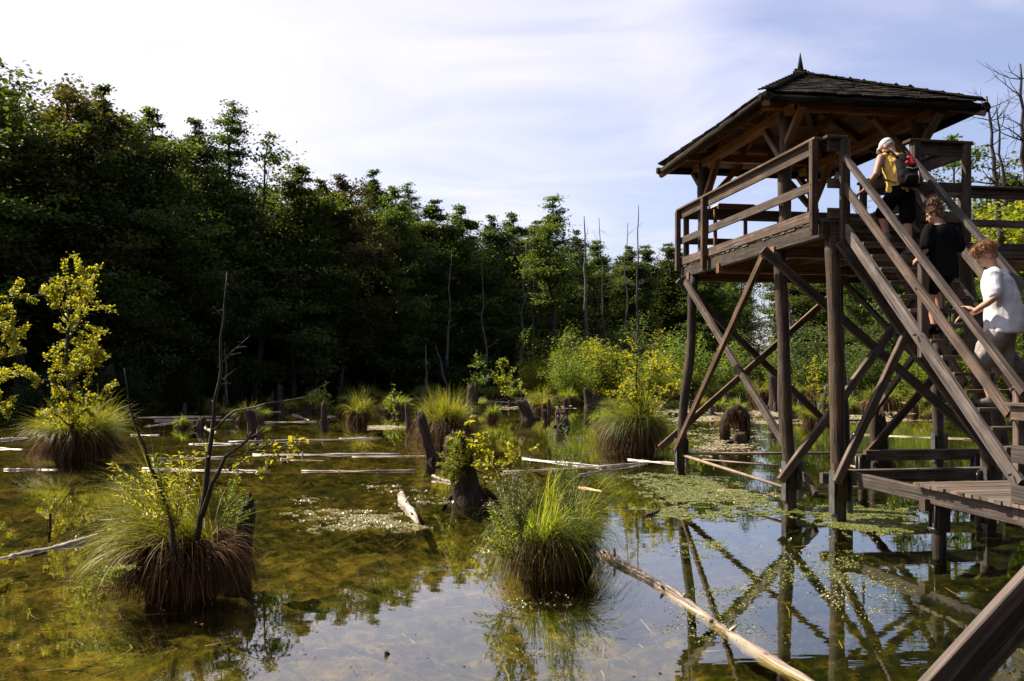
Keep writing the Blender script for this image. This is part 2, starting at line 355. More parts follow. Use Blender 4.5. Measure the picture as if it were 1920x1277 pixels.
M_SKIN = cloth('skin', (.42, .235, .16), rough=.5, var=.06)
M_SKINT = cloth('skin_tanned', (.36, .19, .125), rough=.5, var=.08)
M_HAIRR = cloth('ginger_hair', (.23, .115, .05), rough=.5, nscale=45, var=.6)
M_HAIRB = cloth('brown_hair', (.12, .06, .035), rough=.5, nscale=45, var=.6)
M_HAIRG = cloth('grey_hair', (.25, .23, .21), rough=.6, nscale=45, var=.4)
M_YSHIRT = cloth('yellow_cloth', (.56, .36, .085))
M_WHITE = cloth('white_cloth', (.56, .55, .60), var=.05)
M_BLACK = cloth('black_cloth', (.006, .006, .007), rough=1)
M_GREYC = cloth('grey_cloth', (.26, .235, .215), nscale=60)
M_CAP = cloth('cap_cloth', (.55, .54, .53), var=.1)
M_PACK = cloth('pack_cloth', (.009, .009, .010), rough=.8)
M_PRED = cloth('pack_red', (.36, .02, .03), rough=.6)
M_SHOE = cloth('shoe_cloth', (.10, .09, .085))

# ------------------------------------------------------------------ ground, pond bed and water
SHORE = np.array([(-60, -30), (-46, 8), (-36, 26), (-30, 38), (-28.5, 44), (-26, 50), (-22, 57), (-17, 63), (-12, 68.5), (-5, 72),
                  (2, 75), (6, 78), (9, 84), (14, 96), (24, 108), (36, 110), (50, 100), (58, 80), (60, 50), (55, 10), (50, -30)], float)
def shore_dist(X, Y):
    """signed distance to the shoreline, negative inside the pond"""
    P = np.stack([X, Y], -1); best = np.full(X.shape, 1e9); inside = np.zeros(X.shape, bool)
    n = len(SHORE)
    for i in range(n):
        a = SHORE[i]; b = SHORE[(i+1) % n]; ab = b-a
        tt = np.clip(((P-a)@ab)/(ab@ab), 0, 1)[..., None]
        best = np.minimum(best, np.linalg.norm(P-(a+tt*ab), axis=-1))
        c = (a[1] > Y) != (b[1] > Y)
        with np.errstate(divide='ignore', invalid='ignore'):
            xi = (b[0]-a[0])*(Y-a[1])/(b[1]-a[1])+a[0]
        inside ^= c & (X < xi)
    return np.where(inside, -best, best)
def vnoise(X, Y, s, seed):
    """cheap smooth value noise"""
    x = X*s+seed*17.3; y = Y*s+seed*9.1; xi = np.floor(x).astype(int); yi = np.floor(y).astype(int); fx = x-xi; fy = y-yi
    fx = fx*fx*(3-2*fx); fy = fy*fy*(3-2*fy)
    def h(i, j):
        k = (i*374761393 + j*668265263 + seed*1442695041) & 0x7fffffff
        k = ((k ^ (k >> 13))*1274126177) & 0x7fffffff
        return ((k ^ (k >> 16)) & 0xffff)/65535.0
    return (h(xi, yi)*(1-fx)+h(xi+1, yi)*fx)*(1-fy)+(h(xi, yi+1)*(1-fx)+h(xi+1, yi+1)*fx)*fy
def axis(lo, hi, c0, c1, step, grow):
    a = list(np.arange(c0, c1, step)); s = step
    while a[-1] < hi: s *= grow; a.append(a[-1]+s)
    s = step
    while a[0] > lo: s *= grow; a.insert(0, a[0]-s)
    return np.array(a)
xs = axis(-420, 420, -7, 9, .07, 1.06); ys = axis(-60, 640, 4, 15, .07, 1.05)
GX, GY = np.meshgrid(xs, ys)
sd = shore_dist(GX, GY) + (vnoise(GX, GY, .25, 3)-.5)*2.5
bed = -.26 - .10*vnoise(GX, GY, .5, 5) + .16*(vnoise(GX, GY, 2.2, 7)-.5) + .09*(vnoise(GX, GY, 6, 8)-.5) + .05*(vnoise(GX, GY, 14, 9)-.5)
land = .10 + .25*vnoise(GX, GY, .3, 11) + .12*vnoise(GX, GY, 1.3, 12) + np.clip(sd-8, 0, 60)*.01
tt = np.clip((sd+1.2)/2.0, 0, 1); GZ = bed*(1-tt)+land*tt
nx, ny = len(xs), len(ys)
ii = np.arange(ny-1)[:, None]*nx+np.arange(nx-1)[None, :]
idx = np.stack([ii, ii+1, ii+nx+1, ii+nx], -1).reshape(-1)
me = bpy.data.meshes.new('ground'); me.vertices.add(nx*ny); me.loops.add(len(idx)); me.polygons.add(len(idx)//4)
me.vertices.foreach_set('co', np.stack([GX, GY, GZ], -1).astype(np.float32).ravel()); me.loops.foreach_set('vertex_index', idx.astype(np.int32))
me.polygons.foreach_set('loop_start', np.arange(0, len(idx), 4, dtype=np.int32)); me.polygons.foreach_set('use_smooth', np.full(len(idx)//4, True)); me.update(calc_edges=True)
def ground_mat():
    m, t, o = new_mat('pond_bed_and_forest_floor'); L = t.links.new
    tcn = N(t, 'ShaderNodeTexCoord'); ge = N(t, 'ShaderNodeNewGeometry'); sp = N(t, 'ShaderNodeSeparateXYZ'); L(ge.outputs['Position'], sp.inputs[0])
    def noi(s, d=6, rg=.6):
        n = N(t, 'ShaderNodeTexNoise'); n.inputs['Scale'].default_value = s; n.inputs['Detail'].default_value = d; n.inputs['Roughness'].default_value = rg
        L(tcn.outputs['Object'], n.inputs['Vector']); return n
    big = noi(.35, 4); fine = noi(6, 10, .78); med = noi(2.2, 5)
    algae = ramp_node(t, [(.46, (.004, .008, .001)), (.58, (.016, .025, .003)), (.68, (.062, .060, .007)), (.82, (.26, .18, .035))])
    # greener towards the tower side, golden brown in the open middle
    gx = N(t, 'ShaderNodeMapRange'); gx.inputs[1].default_value = 0; gx.inputs[2].default_value = 4.5; gx.inputs[3].default_value = .09; gx.inputs[4].default_value = -.03; L(sp.outputs['X'], gx.inputs[0])
    s1 = N(t, 'ShaderNodeMath', operation='MULTIPLY_ADD'); L(big.outputs[0], s1.inputs[0]); s1.inputs[1].default_value = .42
    s2 = N(t, 'ShaderNodeMath', operation='MULTIPLY'); L(fine.outputs[0], s2.inputs[0]); s2.inputs[1].default_value = .86; L(s2.outputs[0], s1.inputs[2])
    s3 = N(t, 'ShaderNodeMath', operation='ADD'); L(s1.outputs[0], s3.inputs[0]); L(gx.outputs[0], s3.inputs[1])
    L(s3.outputs[0], algae.inputs[0])
    dk = ramp_node(t, [(.38, (.30, .32, .3)), (.6, (1, 1, 1))]); L(med.outputs[0], dk.inputs[0])
    am = N(t, 'ShaderNodeMix', data_type='RGBA', blend_type='MULTIPLY'); am.inputs[0].default_value = 1; L(algae.outputs[0], am.inputs[6]); L(dk.outputs[0], am.inputs[7])
    floor = ramp_node(t, [(.3, (.02, .022, .010)), (.5, (.05, .05, .018)), (.7, (.10, .085, .035))]); L(med.outputs[0], floor.inputs[0])
    zr = N(t, 'ShaderNodeMapRange'); zr.inputs[1].default_value = -.05; zr.inputs[2].default_value = .08; L(sp.outputs['Z'], zr.inputs[0])
    mx = N(t, 'ShaderNodeMix', data_type='RGBA'); L(zr.outputs[0], mx.inputs[0]); L(am.outputs[2], mx.inputs[6]); L(floor.outputs[0], mx.inputs[7])
    b = N(t, 'ShaderNodeBsdfPrincipled'); L(mx.outputs[2], b.inputs['Base Color']); b.inputs['Roughness'].default_value = .95; b.inputs['Specular IOR Level'].default_value = .1
    bp = N(t, 'ShaderNodeBump'); bp.inputs['Strength'].default_value = 1.0; bp.inputs['Distance'].default_value = .10; L(fine.outputs[0], bp.inputs['Height']); L(bp.outputs[0], b.inputs['Normal'])
    L(b.outputs[0], o.inputs[0]); return m
me.materials.append(ground_mat()); tag(link_mesh('ground', me), kind='structure')

def water_mat():
    m, t, o = new_mat('pond_water'); L = t.links.new
    tcn = N(t, 'ShaderNodeTexCoord')
    mp = N(t, 'ShaderNodeMapping'); mp.inputs['Scale'].default_value = (.55, 1.6, 1); L(tcn.outputs['Object'], mp.inputs[0])
    n = N(t, 'ShaderNodeTexNoise'); n.inputs['Scale'].default_value = 2.2; n.inputs['Detail'].default_value = 3; L(mp.outputs[0], n.inputs['Vector'])
    n2 = N(t, 'ShaderNodeTexNoise'); n2.inputs['Scale'].default_value = .12; n2.inputs['Detail'].default_value = 2; L(tcn.outputs['Object'], n2.inputs['Vector'])
    mk = N(t, 'ShaderNodeMapRange'); mk.inputs[1].default_value = .4; mk.inputs[2].default_value = .65; mk.inputs[3].default_value = .15; L(n2.outputs[0], mk.inputs[0])
    hh = N(t, 'ShaderNodeMath', operation='MULTIPLY'); L(n.outputs[0], hh.inputs[0]); L(mk.outputs[0], hh.inputs[1])
    bp = N(t, 'ShaderNodeBump'); bp.inputs['Strength'].default_value = .10; bp.inputs['Distance'].default_value = .02; L(hh.outputs[0], bp.inputs['Height'])
    lw = N(t, 'ShaderNodeLayerWeight'); lw.inputs['Blend'].default_value = .5; L(bp.outputs[0], lw.inputs['Normal'])
    pw = N(t, 'ShaderNodeMath', operation='POWER'); L(lw.outputs['Facing'], pw.inputs[0]); pw.inputs[1].default_value = 3.5
    fr = N(t, 'ShaderNodeMath', operation='MULTIPLY_ADD'); L(pw.outputs[0], fr.inputs[0]); fr.inputs[1].default_value = .97; fr.inputs[2].default_value = .025
    gl = N(t, 'ShaderNodeBsdfGlossy'); gl.inputs['Roughness'].default_value = .012; gl.inputs['Color'].default_value = (1, 1, 1, 1); L(bp.outputs[0], gl.inputs['Normal'])
    tr = N(t, 'ShaderNodeBsdfTransparent'); tr.inputs['Color'].default_value = (.86, .86, .60, 1)
    mx = N(t, 'ShaderNodeMixShader'); L(fr.outputs[0], mx.inputs[0]); L(tr.outputs[0], mx.inputs[1]); L(gl.outputs[0], mx.inputs[2])
    L(mx.outputs[0], o.inputs[0]); return m
wm = bpy.data.meshes.new('water'); wm.from_pydata([(-75, -40, 0), (75, -40, 0), (75, 130, 0), (-75, 130, 0)], [], [(0, 1, 2, 3)]); wm.materials.append(water_mat())
tag(link_mesh('water', wm), kind='structure')

# ------------------------------------------------------------------ watchtower (local axes: x = v to the right, y = u away from the camera)
A0 = Vector((4.88, 13.3, 0)); TH = math.atan2(.158, .987)
def T(v, u, z=0.0):
    return A0 + Vector((v*math.cos(TH)-u*math.sin(TH), v*math.sin(TH)+u*math.cos(TH), z))
random.seed(4)
tower = empty('watchtower', A0, TH, 'weathered timber watchtower on braced stilts with hipped shingle roof', 'watchtower')
def lrp(a, b, t): return a+(b-a)*t
def wob_post(name, p0, p1, r0, r1, mat, parent, seed, wob=.035, n=12, segs=14):
    rng = random.Random(seed); mb = MB(); p0 = Vector(p0); p1 = Vector(p1); pts = []; rd = []
    ph = [rng.uniform(0, 6) for _ in range(4)]
    for i in range(segs+1):
        t = i/segs; q = p0.lerp(p1, t); e = math.sin(math.pi*t)
        q += Vector((wob*(math.sin(3.1*t*2+ph[0])+.5*math.sin(9*t+ph[1])), wob*math.sin(4*t+ph[2]), 0))*e
        pts.append(q); rd.append(lrp(r0, r1, t)*(1+.07*math.sin(7*t*2+ph[3])))
    mb.tube(pts, rd, n, jit=.025, seed=seed); return mb.build(name, mat, parent)
P1b, P1t = (-.2, 5.8, .35), (.03, 5.62, 4.40)
P2b, P2t = (0, 1.1, .3), (.03, 1.6, 4.40)
P3b, P3t = (.126, -.22, .3), (.16, .08, 4.42)
P4b, P4t = (4.0, 6.25, .3), (3.55, 5.75, 4.42)
P5b, P5t = (4.05, 1.05, .3), (3.6, 1.6, 4.42)
P7b, P7t = (2.75, -.15, .3), (2.45, .1, 4.42)
for i, (b_, t_, r0, r1) in enumerate(((P1b, P1t, .105, .10), (P2b, P2t, .115, .105), (P3b, P3t, .12, .105), (P4b, P4t, .115, .10), (P5b, P5t, .11, .10), (P7b, P7t, .11, .10), ((6.4, 6.2, .3), (6.3, 6.1, 4.42), .14, .12), ((6.4, 3.2, .3), (6.3, 3.2, 4.42), .14, .12))):
    wob_post('stilt', b_, t_, r0, r1, M_POST, tower, 10+i)
    mb = MB(); mb.beam(Vector((b_[0]-.02, b_[1], -.5)), Vector((b_[0]-.02, b_[1], .42)), .05+r0, .05+r0, up=(0, 1, 0)); mb.build('pile_foot', M_POST, tower)
    mb = MB()
    for s in (-1, 1): mb.beam((b_[0]+s*(r0+.025), b_[1]-.02, .12), (b_[0]+s*(r0+.025), b_[1]-.02, .78), .018, .16, up=(0, 1, 0))
    mb.build('steel_shoe', M_STEEL, tower)
BR = [  # braces: (v,u,z) ends, section
 ((-.16, 5.62, 4.25), (.18, .62, .28), .17), ((-.30, 1.52, 4.28), (-.32, 5.85, .52), .16),
 ((-.2, 6.02, 4.32), (4.05, 6.35, .65), .17), ((-.62, 6.02, .55), (3.7, 5.95, 4.2), .17),
 ((-.42, 1.28, 4.36), (4.2, .92, .45), .18), ((-.28, .92, .48), (2.95, 1.25, 4.25), .17),
 ((-.05, -.42, .62), (2.0, -.12, 4.25), .16), ((.16, -.14, 4.3), (2.75, -.28, .85), .17),
 ((3.68, 5.7, 4.3), (4.2, .95, .6), .14), ((4.15, 6.2, .6), (3.75, 1.4, 4.2), .16),
 ((2.3, 2.55, .72), (4.3, 2.4, 2.95), .17), ((2.62, 2.2, 4.25), (2.2, -.3, 2.1), .13)]
for p, q, w in BR:
    mb = MB(); mb.beam(p, q, w*.5, w*.82, up=(0, 0, 1)); mb.build('brace', M_WOOD, tower)
# beams under the deck
for p, q, w, h in (((-.005, -.05, 4.51), (-.005, 6.15, 4.51), .12, .24), ((2.3, -.05, 4.51), (2.3, 6.15, 4.51), .12, .24), ((3.6, 2.9, 4.51), (3.6, 6.15, 4.51), .12, .24), ((6.4, 2.9, 4.51), (6.4, 6.15, 4.51), .12, .24),
                   ((-.0, 6.06, 4.44), (6.5, 6.06, 4.44), .12, .22), ((.08, .06, 4.37), (2.4, .06, 4.37), .14, .2), ((-.1, 1.6, 4.37), (3.7, 1.6, 4.37), .14, .2), ((2.2, 2.95, 4.4), (6.5, 2.95, 4.4), .14, .2), ((-.1, 4.0, 4.37), (3.7, 4.0, 4.37), .14, .2), ((-.1, 5.68, 4.37), (3.7, 5.68, 4.37), .14, .2),
                   ((.9, 0, 4.53), (.9, 6.0, 4.53), .1, .18), ((1.6, 0, 4.53), (1.6, 6.0, 4.53), .1, .18), ((5.0, 3, 4.53), (5.0, 6.0, 4.53), .1, .18)):
    mb = MB(); mb.beam(p, q, w, h); mb.build('beam', M_POST if h > .2 else M_RED, tower)
# deck planks
pm = MB(); pm.beam((0, 0, 0), (1, 0, 0), .112, .04, off=0); plank_me = pm.mesh('plank', M_DECK)
def put_plank(me, name, v0, v1, u, z, parent, origin=(0, 0, 0)):
    o = link_mesh(name, me, parent); o.location = Vector((v0, u, z))-Vector(origin); o.scale = (v1-v0, random.uniform(.95, 1.02), random.uniform(.9, 1.1))
    o.rotation_euler = (R(random.uniform(-.6, .6)), R(random.uniform(-.15, .15)), R(random.uniform(-.25, .25))); return o
u = .02
while u < 6.14:
    put_plank(plank_me, 'deck_plank', -.075+random.uniform(-.015, .015), 2.42 if u < 2.9 else 6.5, u, 4.65, tower); u += .121
# railings
def rail_run(p, q, parent, posts, outer=0.0, levels=True, z0=4.65, origin=(0, 0, 0), cap=True, mat=None):
    """p,q: (v,u) ends; boards at three heights, cap on top, posts at fractions"""
    mat = mat or M_WOOD; O = Vector(origin)
    p = Vector((*p, 0)); q = Vector((*q, 0)); d = (q-p).normalized(); nrm = Vector((d.y, -d.x, 0))*outer
    for name, a, b_, th in (('toe_board', .02, .19, .035), ('mid_rail', .50, .65, .04), ('top_rail', 1.07, 1.26, .045)):
        zc_ = z0+(a+b_)/2; mb = MB(); mb.beam(p+nrm+Vector((0, 0, zc_)), q+nrm+Vector((0, 0, zc_)), th, b_-a); mb.build(name, mat, parent, O)
    if cap:
        mb = MB(); mb.beam(p-d*.06+nrm*.6+Vector((0, 0, z0+1.282)), q+d*.06+nrm*.6+Vector((0, 0, z0+1.282)), .2, .04); mb.build('rail_cap', mat, parent, O)
    for f_, low in posts:
        c = p.lerp(q, f_)+nrm*1.0; side = Vector((d.y, -d.x, 0))*(math.copysign(.075, outer) if outer else 0)
        mb = MB(); mb.beam(c+side+Vector((0, 0, z0+low)), c+side+Vector((0, 0, z0+1.245)), .11, .11, up=(0, 1, 0)); mb.build('rail_post', mat, parent, O)
        for zb in (low+.08, .1, .57, 1.16):
            mb = MB(); n_ = side.normalized() if side.length else Vector((-1, 0, 0)); c2 = c+side+Vector((0, 0, z0+zb))+n_*.054; mb.tube([c2, c2+n_*.012], .014, 7); mb.build('bolt', M_STEEL, parent, O)
rail_run((-.075, .06), (-.075, 6.12), tower, [(0.0, -.22), (.745, -.26), (1.0, -.1)], outer=-.01)
rail_run((.03, 6.1), (6.5, 6.1), tower, [(.0, 0), (.35, 0), (.7, 0), (1, 0)])
rail_run((.02, -.03), (.25, -.03), tower, [(1.0, -.3)], outer=.01)
rail_run((1.42, -.03), (2.4, -.03), tower, [(.05, -.3), (.95, -.3)], outer=.01)
rail_run((2.42, 0), (2.42, 2.9), tower, [(1.0, -.2)])
rail_run((2.42, 2.92), (6.5, 2.92), tower, [(.52, -.2), (1, -.2)])
# information panel on the far rail
ip = empty('information_panel', T(1.0, 5.8, 4.67), TH, 'tilted pale information panel on the far rail of the tower platform', 'sign')
mb = MB(); mb.beam((-.42, .0, 1.31), (.42, .0, 1.31), .5, .03); pn = mb.build('panel', cloth('panel_print', (.55, .58, .66), rough=.3, nscale=4, var=.2), ip); 
mb = MB(); mb.beam((-.45, -.27, 1.25), (.45, -.27, 1.25), .04, .1); mb.beam((-.45, .27, 1.3), (.45, .27, 1.3), .04, .1)
mb.build('panel_frame', M_RED, ip)
for s in (-1, 1):
    mb = MB(); mb.beam((s*.36, .1, 0), (s*.36, .1, 1.25), .07, .07, up=(0, 1, 0)); mb.build('leg', M_RED, ip)

# roof ------------------------------------------------------------
EV0, EV1, EU0, EU1, EZ, AZ = -.60, 3.32, .78, 5.92, 6.86, 8.12
AP = Vector((1.375, 3.4, AZ))
CORN = [Vector((EV0, EU0, EZ)), Vector((EV1, EU0, EZ+.02)), Vector((EV1, EU1, EZ-.02)), Vector((EV0, EU1, EZ-.03))]
rp = MB()
for p in ((.05, 1.55), (2.65, 1.55), (2.65, 5.3), (.05, 5.3)):
    pass
roof = None
mb = MB()
for k in range(4):   # wall plates
    pts = [(.13, 1.55), (2.65, 1.55), (2.65, 5.3), (.13, 5.3)]; a = pts[k]; b_ = pts[(k+1) % 4]
    d = (Vector(b_)-Vector(a)).normalized()*.75
    d = d*.6; zz = 6.9+(.0 if k % 2 else .14)-.12
    mb.beam((a[0]-d.x, a[1]-d.y, zz), (b_[0]+d.x, b_[1]+d.y, zz), .16, .17)
roof = mb.build('roof', M_RED, tower)
for i, (v, u_, dv, du) in enumerate(((.13, 1.55, .0, 0), (2.65, 1.55, 0, 0), (2.65, 5.3, 0, 0), (.13, 5.3, -.0, .1))):
    wob_post('roof_post', (v-dv, u_+du, 4.6), (v, u_, 6.8), .11, .115, M_POST, tower, 40+i, wob=.02)
for (v, u_) in ((.13, 1.55), (2.65, 1.55), (2.65, 5.3), (.13, 5.3)):
    sv = 1 if v < 1 else -1; su = 1 if u_ < 3 else -1
    mb = MB(); mb.beam((v+sv*.06, u_, 5.95), (v+sv*.85, u_, 6.78), .1, .14, up=(0, 1, 0)); mb.build('roof_brace', M_RED, tower)
    mb = MB(); mb.beam((v, u_+su*.06, 5.95), (v, u_+su*.85, 6.78), .1, .14, up=(1, 0, 0)); mb.build('roof_brace', M_RED, tower)
    mb = MB(); mb.beam((v, u_-su*.06, 6.25), (v, u_-su*.62, 6.74), .1, .13, up=(1, 0, 0)); mb.build('roof_brace', M_RED, tower)
for k in range(4):   # hip rafters, fascia logs, boards, jack rafters, shingles
    a = CORN[k]; b_ = CORN[(k+1) % 4]
    mb = MB(); mb.beam(a+(a-AP)*.02-Vector((0, 0, .12)), AP-Vector((0, 0, .14)), .12, .17); mb.build('rafter', M_RED, roof)
    e = (b_-a).normalized(); mid = (a+b_)/2; up_ = (AP-mid); slopeL = up_.length; up_ = up_.normalized(); nr = e.cross(up_).normalized()
    if nr.z < 0: nr = -nr
    mb = MB(); mb.tube([a-e*.12-Vector((0, 0, .08)), a.lerp(b_, .3)-Vector((0, 0, .085)), a.lerp(b_, .7)-Vector((0, 0, .07)), b_+e*.12-Vector((0, 0, .08))], [.07, .08, .078, .07], 10, jit=.05, seed=k); mb.build('eave_log', M_SHINGLE, roof)
    for f_ in (.25, .42, .58, .75):
        p0 = a.lerp(b_, f_); tt_ = (f_ if f_ < .5 else 1-f_)*2*.95
        p1 = p0+(AP-mid)*tt_
        mb = MB(); mb.beam(p0-nr*.1, p1-nr*.1, .08, .12, up=nr); mb.build('rafter', M_RED, roof)
    nb = 13
    for j in range(nb):
        t0 = j/nb; t1 = (j+.93)/nb; tm = (t0+t1)/2
        p0 = a.lerp(AP, tm); p1 = b_.lerp(AP, tm)
        if (p1-p0).length < .15: continue
        mb = MB(); mb.beam(p0-nr*.015, p1-nr*.015, slopeL*(t1-t0), .022, up=nr); mb.build('roof_board', M_RED, roof)
    # shingles
    rows = 12; rl = slopeL/rows
    sm_ = MB(); sm_.beam((0, -.04, 0), (0, .40, 0), 1.0, .024, up=(0, 0, 1), ch=.1, off=k*3.1); sh_me = sm_.mesh('shingle', M_SHINGLE)
    stuff = MB()
    rot = Matrix((e, up_, nr)).transposed()
    for j in range(rows):
        p0 = a.lerp(AP, (j+1.0)/rows); p1 = b_.lerp(AP, (j+1.0)/rows); L_ = (p1-p0).length; p0 = p0-up_*slopeL*1.0/rows; x = -random.uniform(0.0, .05)
        while x < L_-.03:
            w = min(random.uniform(.17, .30), L_+random.uniform(0, .06)-x); c = p0+e*(x+w/2)+nr*(.035+random.uniform(0, .016))-up_*random.uniform(.0, .05)
            if k in (0, 3):
                o = link_mesh('shingle', sh_me, roof)
                o.matrix_local = Matrix.Translation(c) @ (rot @ Matrix.Rotation(R(-3.2+random.uniform(-.9, .9)), 3, 'X') @ Matrix.Rotation(R(random.uniform(-1.2, 1.2)), 3, 'Z')).to_4x4() @ Matrix.Diagonal((w*.97, 1, 1, 1))
            else:
                stuff.beam(c-up_*.04, c+up_*.38, w*.97, .024, up=nr)
            x += w
    for j in range(11):   # overlapping cap boards along each hip
        q0 = a.lerp(AP, j/11-.01); q1 = a.lerp(AP, (j+1.25)/11); hb_ = MB(); hb_.beam(q0+Vector((0, 0, .075)), q1+Vector((0, 0, .055)), .26, .03); hb_.build('hip_cap', M_SHINGLE, roof)
    if stuff.v: stuff.build('shingle_cover', M_SHINGLE, roof, kind='stuff')
mb = MB(); mb.tube([AP+Vector((0, 0, -.05)), AP+Vector((0, 0, .16)), AP+Vector((0, 0, .46))], [.10, .06, .006], 8); mb.build('finial', M_SHINGLE, roof)

# tie pipes just above the water
def pipe(p, q, r=.03):
    mb = MB(); mb.tube([p, q], r, 8); mb.build('tie_pipe', M_PIPE, tower)
pipe((-.2, 5.8, .42), (.0, 1.1, .30)); pipe((0, 1.1, .32), (2.1, .9, .32)); pipe((-.2, 5.8, .44), (3.9, 5.3, .44)); pipe((0, 1.1, .34), (.95, 3.4, .36)); pipe((.1, 5.3, .36), (1.2, 3.9, .36), .02)

# stairs -----------------------------------------------------------
stairs = empty('staircase', T(.8, -3.5, .8), TH, 'steep open wooden staircase with board handrails climbing to the tower platform', 'staircase')
SO = Vector((.8, -3.5, .8))
SL = .957
def sz(u): return 4.78+SL*u        # upper edge of the stringer
for v in (.27, 1.42):
    mb = MB(); mb.beam((v, -3.75, sz(-3.75)-.16), (v, .12, sz(.12)-.16), .065, .17); mb.build('stringer', M_STAIR, stairs, SO)
    mb = MB(); mb.beam((v-.03, -3.62, sz(-3.62)+.51), (v-.03, .1, sz(.1)+.51), .045, .13); mb.build('mid_rail', M_STAIR, stairs, SO)
    mb = MB(); mb.beam((v-.02, -3.85, sz(-3.85)+.97), (v-.02, -.02, sz(-.02)+.97), .10, .07); mb.build('handrail', M_STAIR, stairs, SO)
    for u_, lo in ((-3.68, .62), (-1.95, sz(-1.95)-.42)):
        mb = MB(); mb.beam((v+.05, u_, lo), (v+.05, u_, sz(u_)+.93), .11, .1, up=(0, 1, 0)); mb.build('stair_post', M_STAIR, stairs, SO)
        for dz_ in (-.12, .5, .85):
            mb = MB(); c2 = Vector((v-.04-.035*(dz_ < 0), u_, sz(u_)+dz_)); mb.tube([c2-Vector((.03, 0, 0)), c2+Vector((.02, 0, 0))], .016, 7); mb.build('bolt', M_STEEL, stairs, SO)
    mb = MB(); mb.beam((v+.04, -.07, 4.2), (v+.04, -.07, 5.9), .1, .1, up=(0, 1, 0)); mb.build('stair_post', M_WOOD, stairs, SO)
nst = 17
tm = MB(); tm.beam((.30, 0, 0), (1.39, 0, 0), .26, .045, off=0); tread_me = tm.mesh('tread', M_STAIR)
for i in range(nst):
    z = .98+(4.65-.98)*i/(nst); u_ = (z-4.78+.08)/SL
    o = link_mesh('tread', tread_me, stairs); o.location = Vector((0, u_+.06, z))-SO
# boardwalk / landing at the foot of the stairs
walk = empty('boardwalk', T(.9, -3, 0), TH, 'plank boardwalk landing on piles at the foot of the stairs', 'boardwalk')
WO = Vector((.9, -3, 0))
wm_ = MB(); wm_.beam((0, 0, 0), (1, 0, 0), .118, .045, off=0); wplank = wm_.mesh('plank', M_DECK)
u = -2.0
while u > -13.5:
    put_plank(wplank, 'deck_plank', .18+random.uniform(-.02, .02), 2.35, u, .80, walk, WO); u -= .127
for p, q, w, h in (((.32, -13.5, .66), (.32, .25, .66), .1, .2), ((2.2, -13.5, .66), (2.2, -1.9, .66), .1, .2), ((.2, -.02, .66), (2.7, -.02, .66), .12, .2), ((2.2, 2.5, .7), (4.6, 2.4, .7), .12, .2), ((.2, -2.1, .55), (2.4, -2.1, .55), .12, .16), ((.2, -5.1, .55), (2.4, -5.1, .55), .12, .16), ((.2, -8.1, .55), (2.4, -8.1, .55), .12, .16), ((.0, .12, .62), (.3, .12, .62), .1, .16)):
    mb = MB(); mb.beam(p, q, w, h); mb.build('beam', M_STAIR, walk, WO)
for v, u_ in ((.42, -2.15), (2.2, -2.15), (.42, -5.1), (2.2, -5.1), (.42, -8.1), (2.2, -8.1), (2.65, -.05), (2.2, 2.55), (4.5, 2.4), (1.3, -3.6)):
    mb = MB(); mb.tube([(v, u_, -.5), (v, u_, .1), (v, u_, .7)], [.085, .085, .08], 10, jit=.03, seed=int(u_*10)); mb.build('pile', M_POST, walk, WO)
    mb = MB(); mb.beam((v, u_, .2), (v, u_, .72), .2, .2, up=(0, 1, 0)); mb.build('pile_sleeve', M_POST, walk, WO)
    mb = MB()
    for s in (-1, 1): mb.tube([(v-.12, u_+s*.06-.02, .24), (v-.12, u_+s*.06-.02, .68)], .016, 6)
    mb.tube([(v-.12, u_-.1, .24), (v-.12, u_+.06, .24)], .016, 6)
    mb.build('steel_bracket', M_STEEL, walk, WO)
for name, z, h, th in (('toe_board', .93, .2, .04), ('mid_rail', 1.38, .2, .04), ('top_rail', 1.84, .16, .05)):
    mb = MB(); mb.beam((.2, -3.72, z), (.2, -12.5, z), th, h); mb.build(name, M_STAIR, walk, WO)
mb = MB(); mb.beam((.2, -3.68, 1.94), (.2, -12.5, 1.94), .16, .035); mb.build('rail_cap', M_DECK, walk, WO)
for u_ in (-5.4, -7.2, -9, -10.8, -12.4):
    mb = MB(); mb.beam((.27, u_, .7), (.27, u_, 1.92), .1, .1, up=(0, 1, 0)); mb.build('rail_post', M_STAIR, walk, WO)
# sloping board close to the camera: brace of the viewing platform rail
vr = empty('platform_railing', (2.5, 3.2, 0), 0, 'dark sloping board of a railing in the bottom right corner', 'railing')
VO = Vector((2.5, 3.2, 0))
mb = MB(); mb.beam((.93, 2.85, .715), (2.53, 2.95, 2.365), .045, .155); mb.build('sloping_board', M_STAIR, vr, VO)
mb = MB(); mb.beam((2.7, 3.1, -.5), (2.7, 3.1, 2.6), .12, .12, up=(0, 1, 0)); mb.build('post', M_POST, vr, VO)
mb = MB(); mb.beam((1.15, 3.0, -.5), (1.15, 3.0, .85), .12, .12, up=(0, 1, 0)); mb.build('post', M_POST, vr, VO)

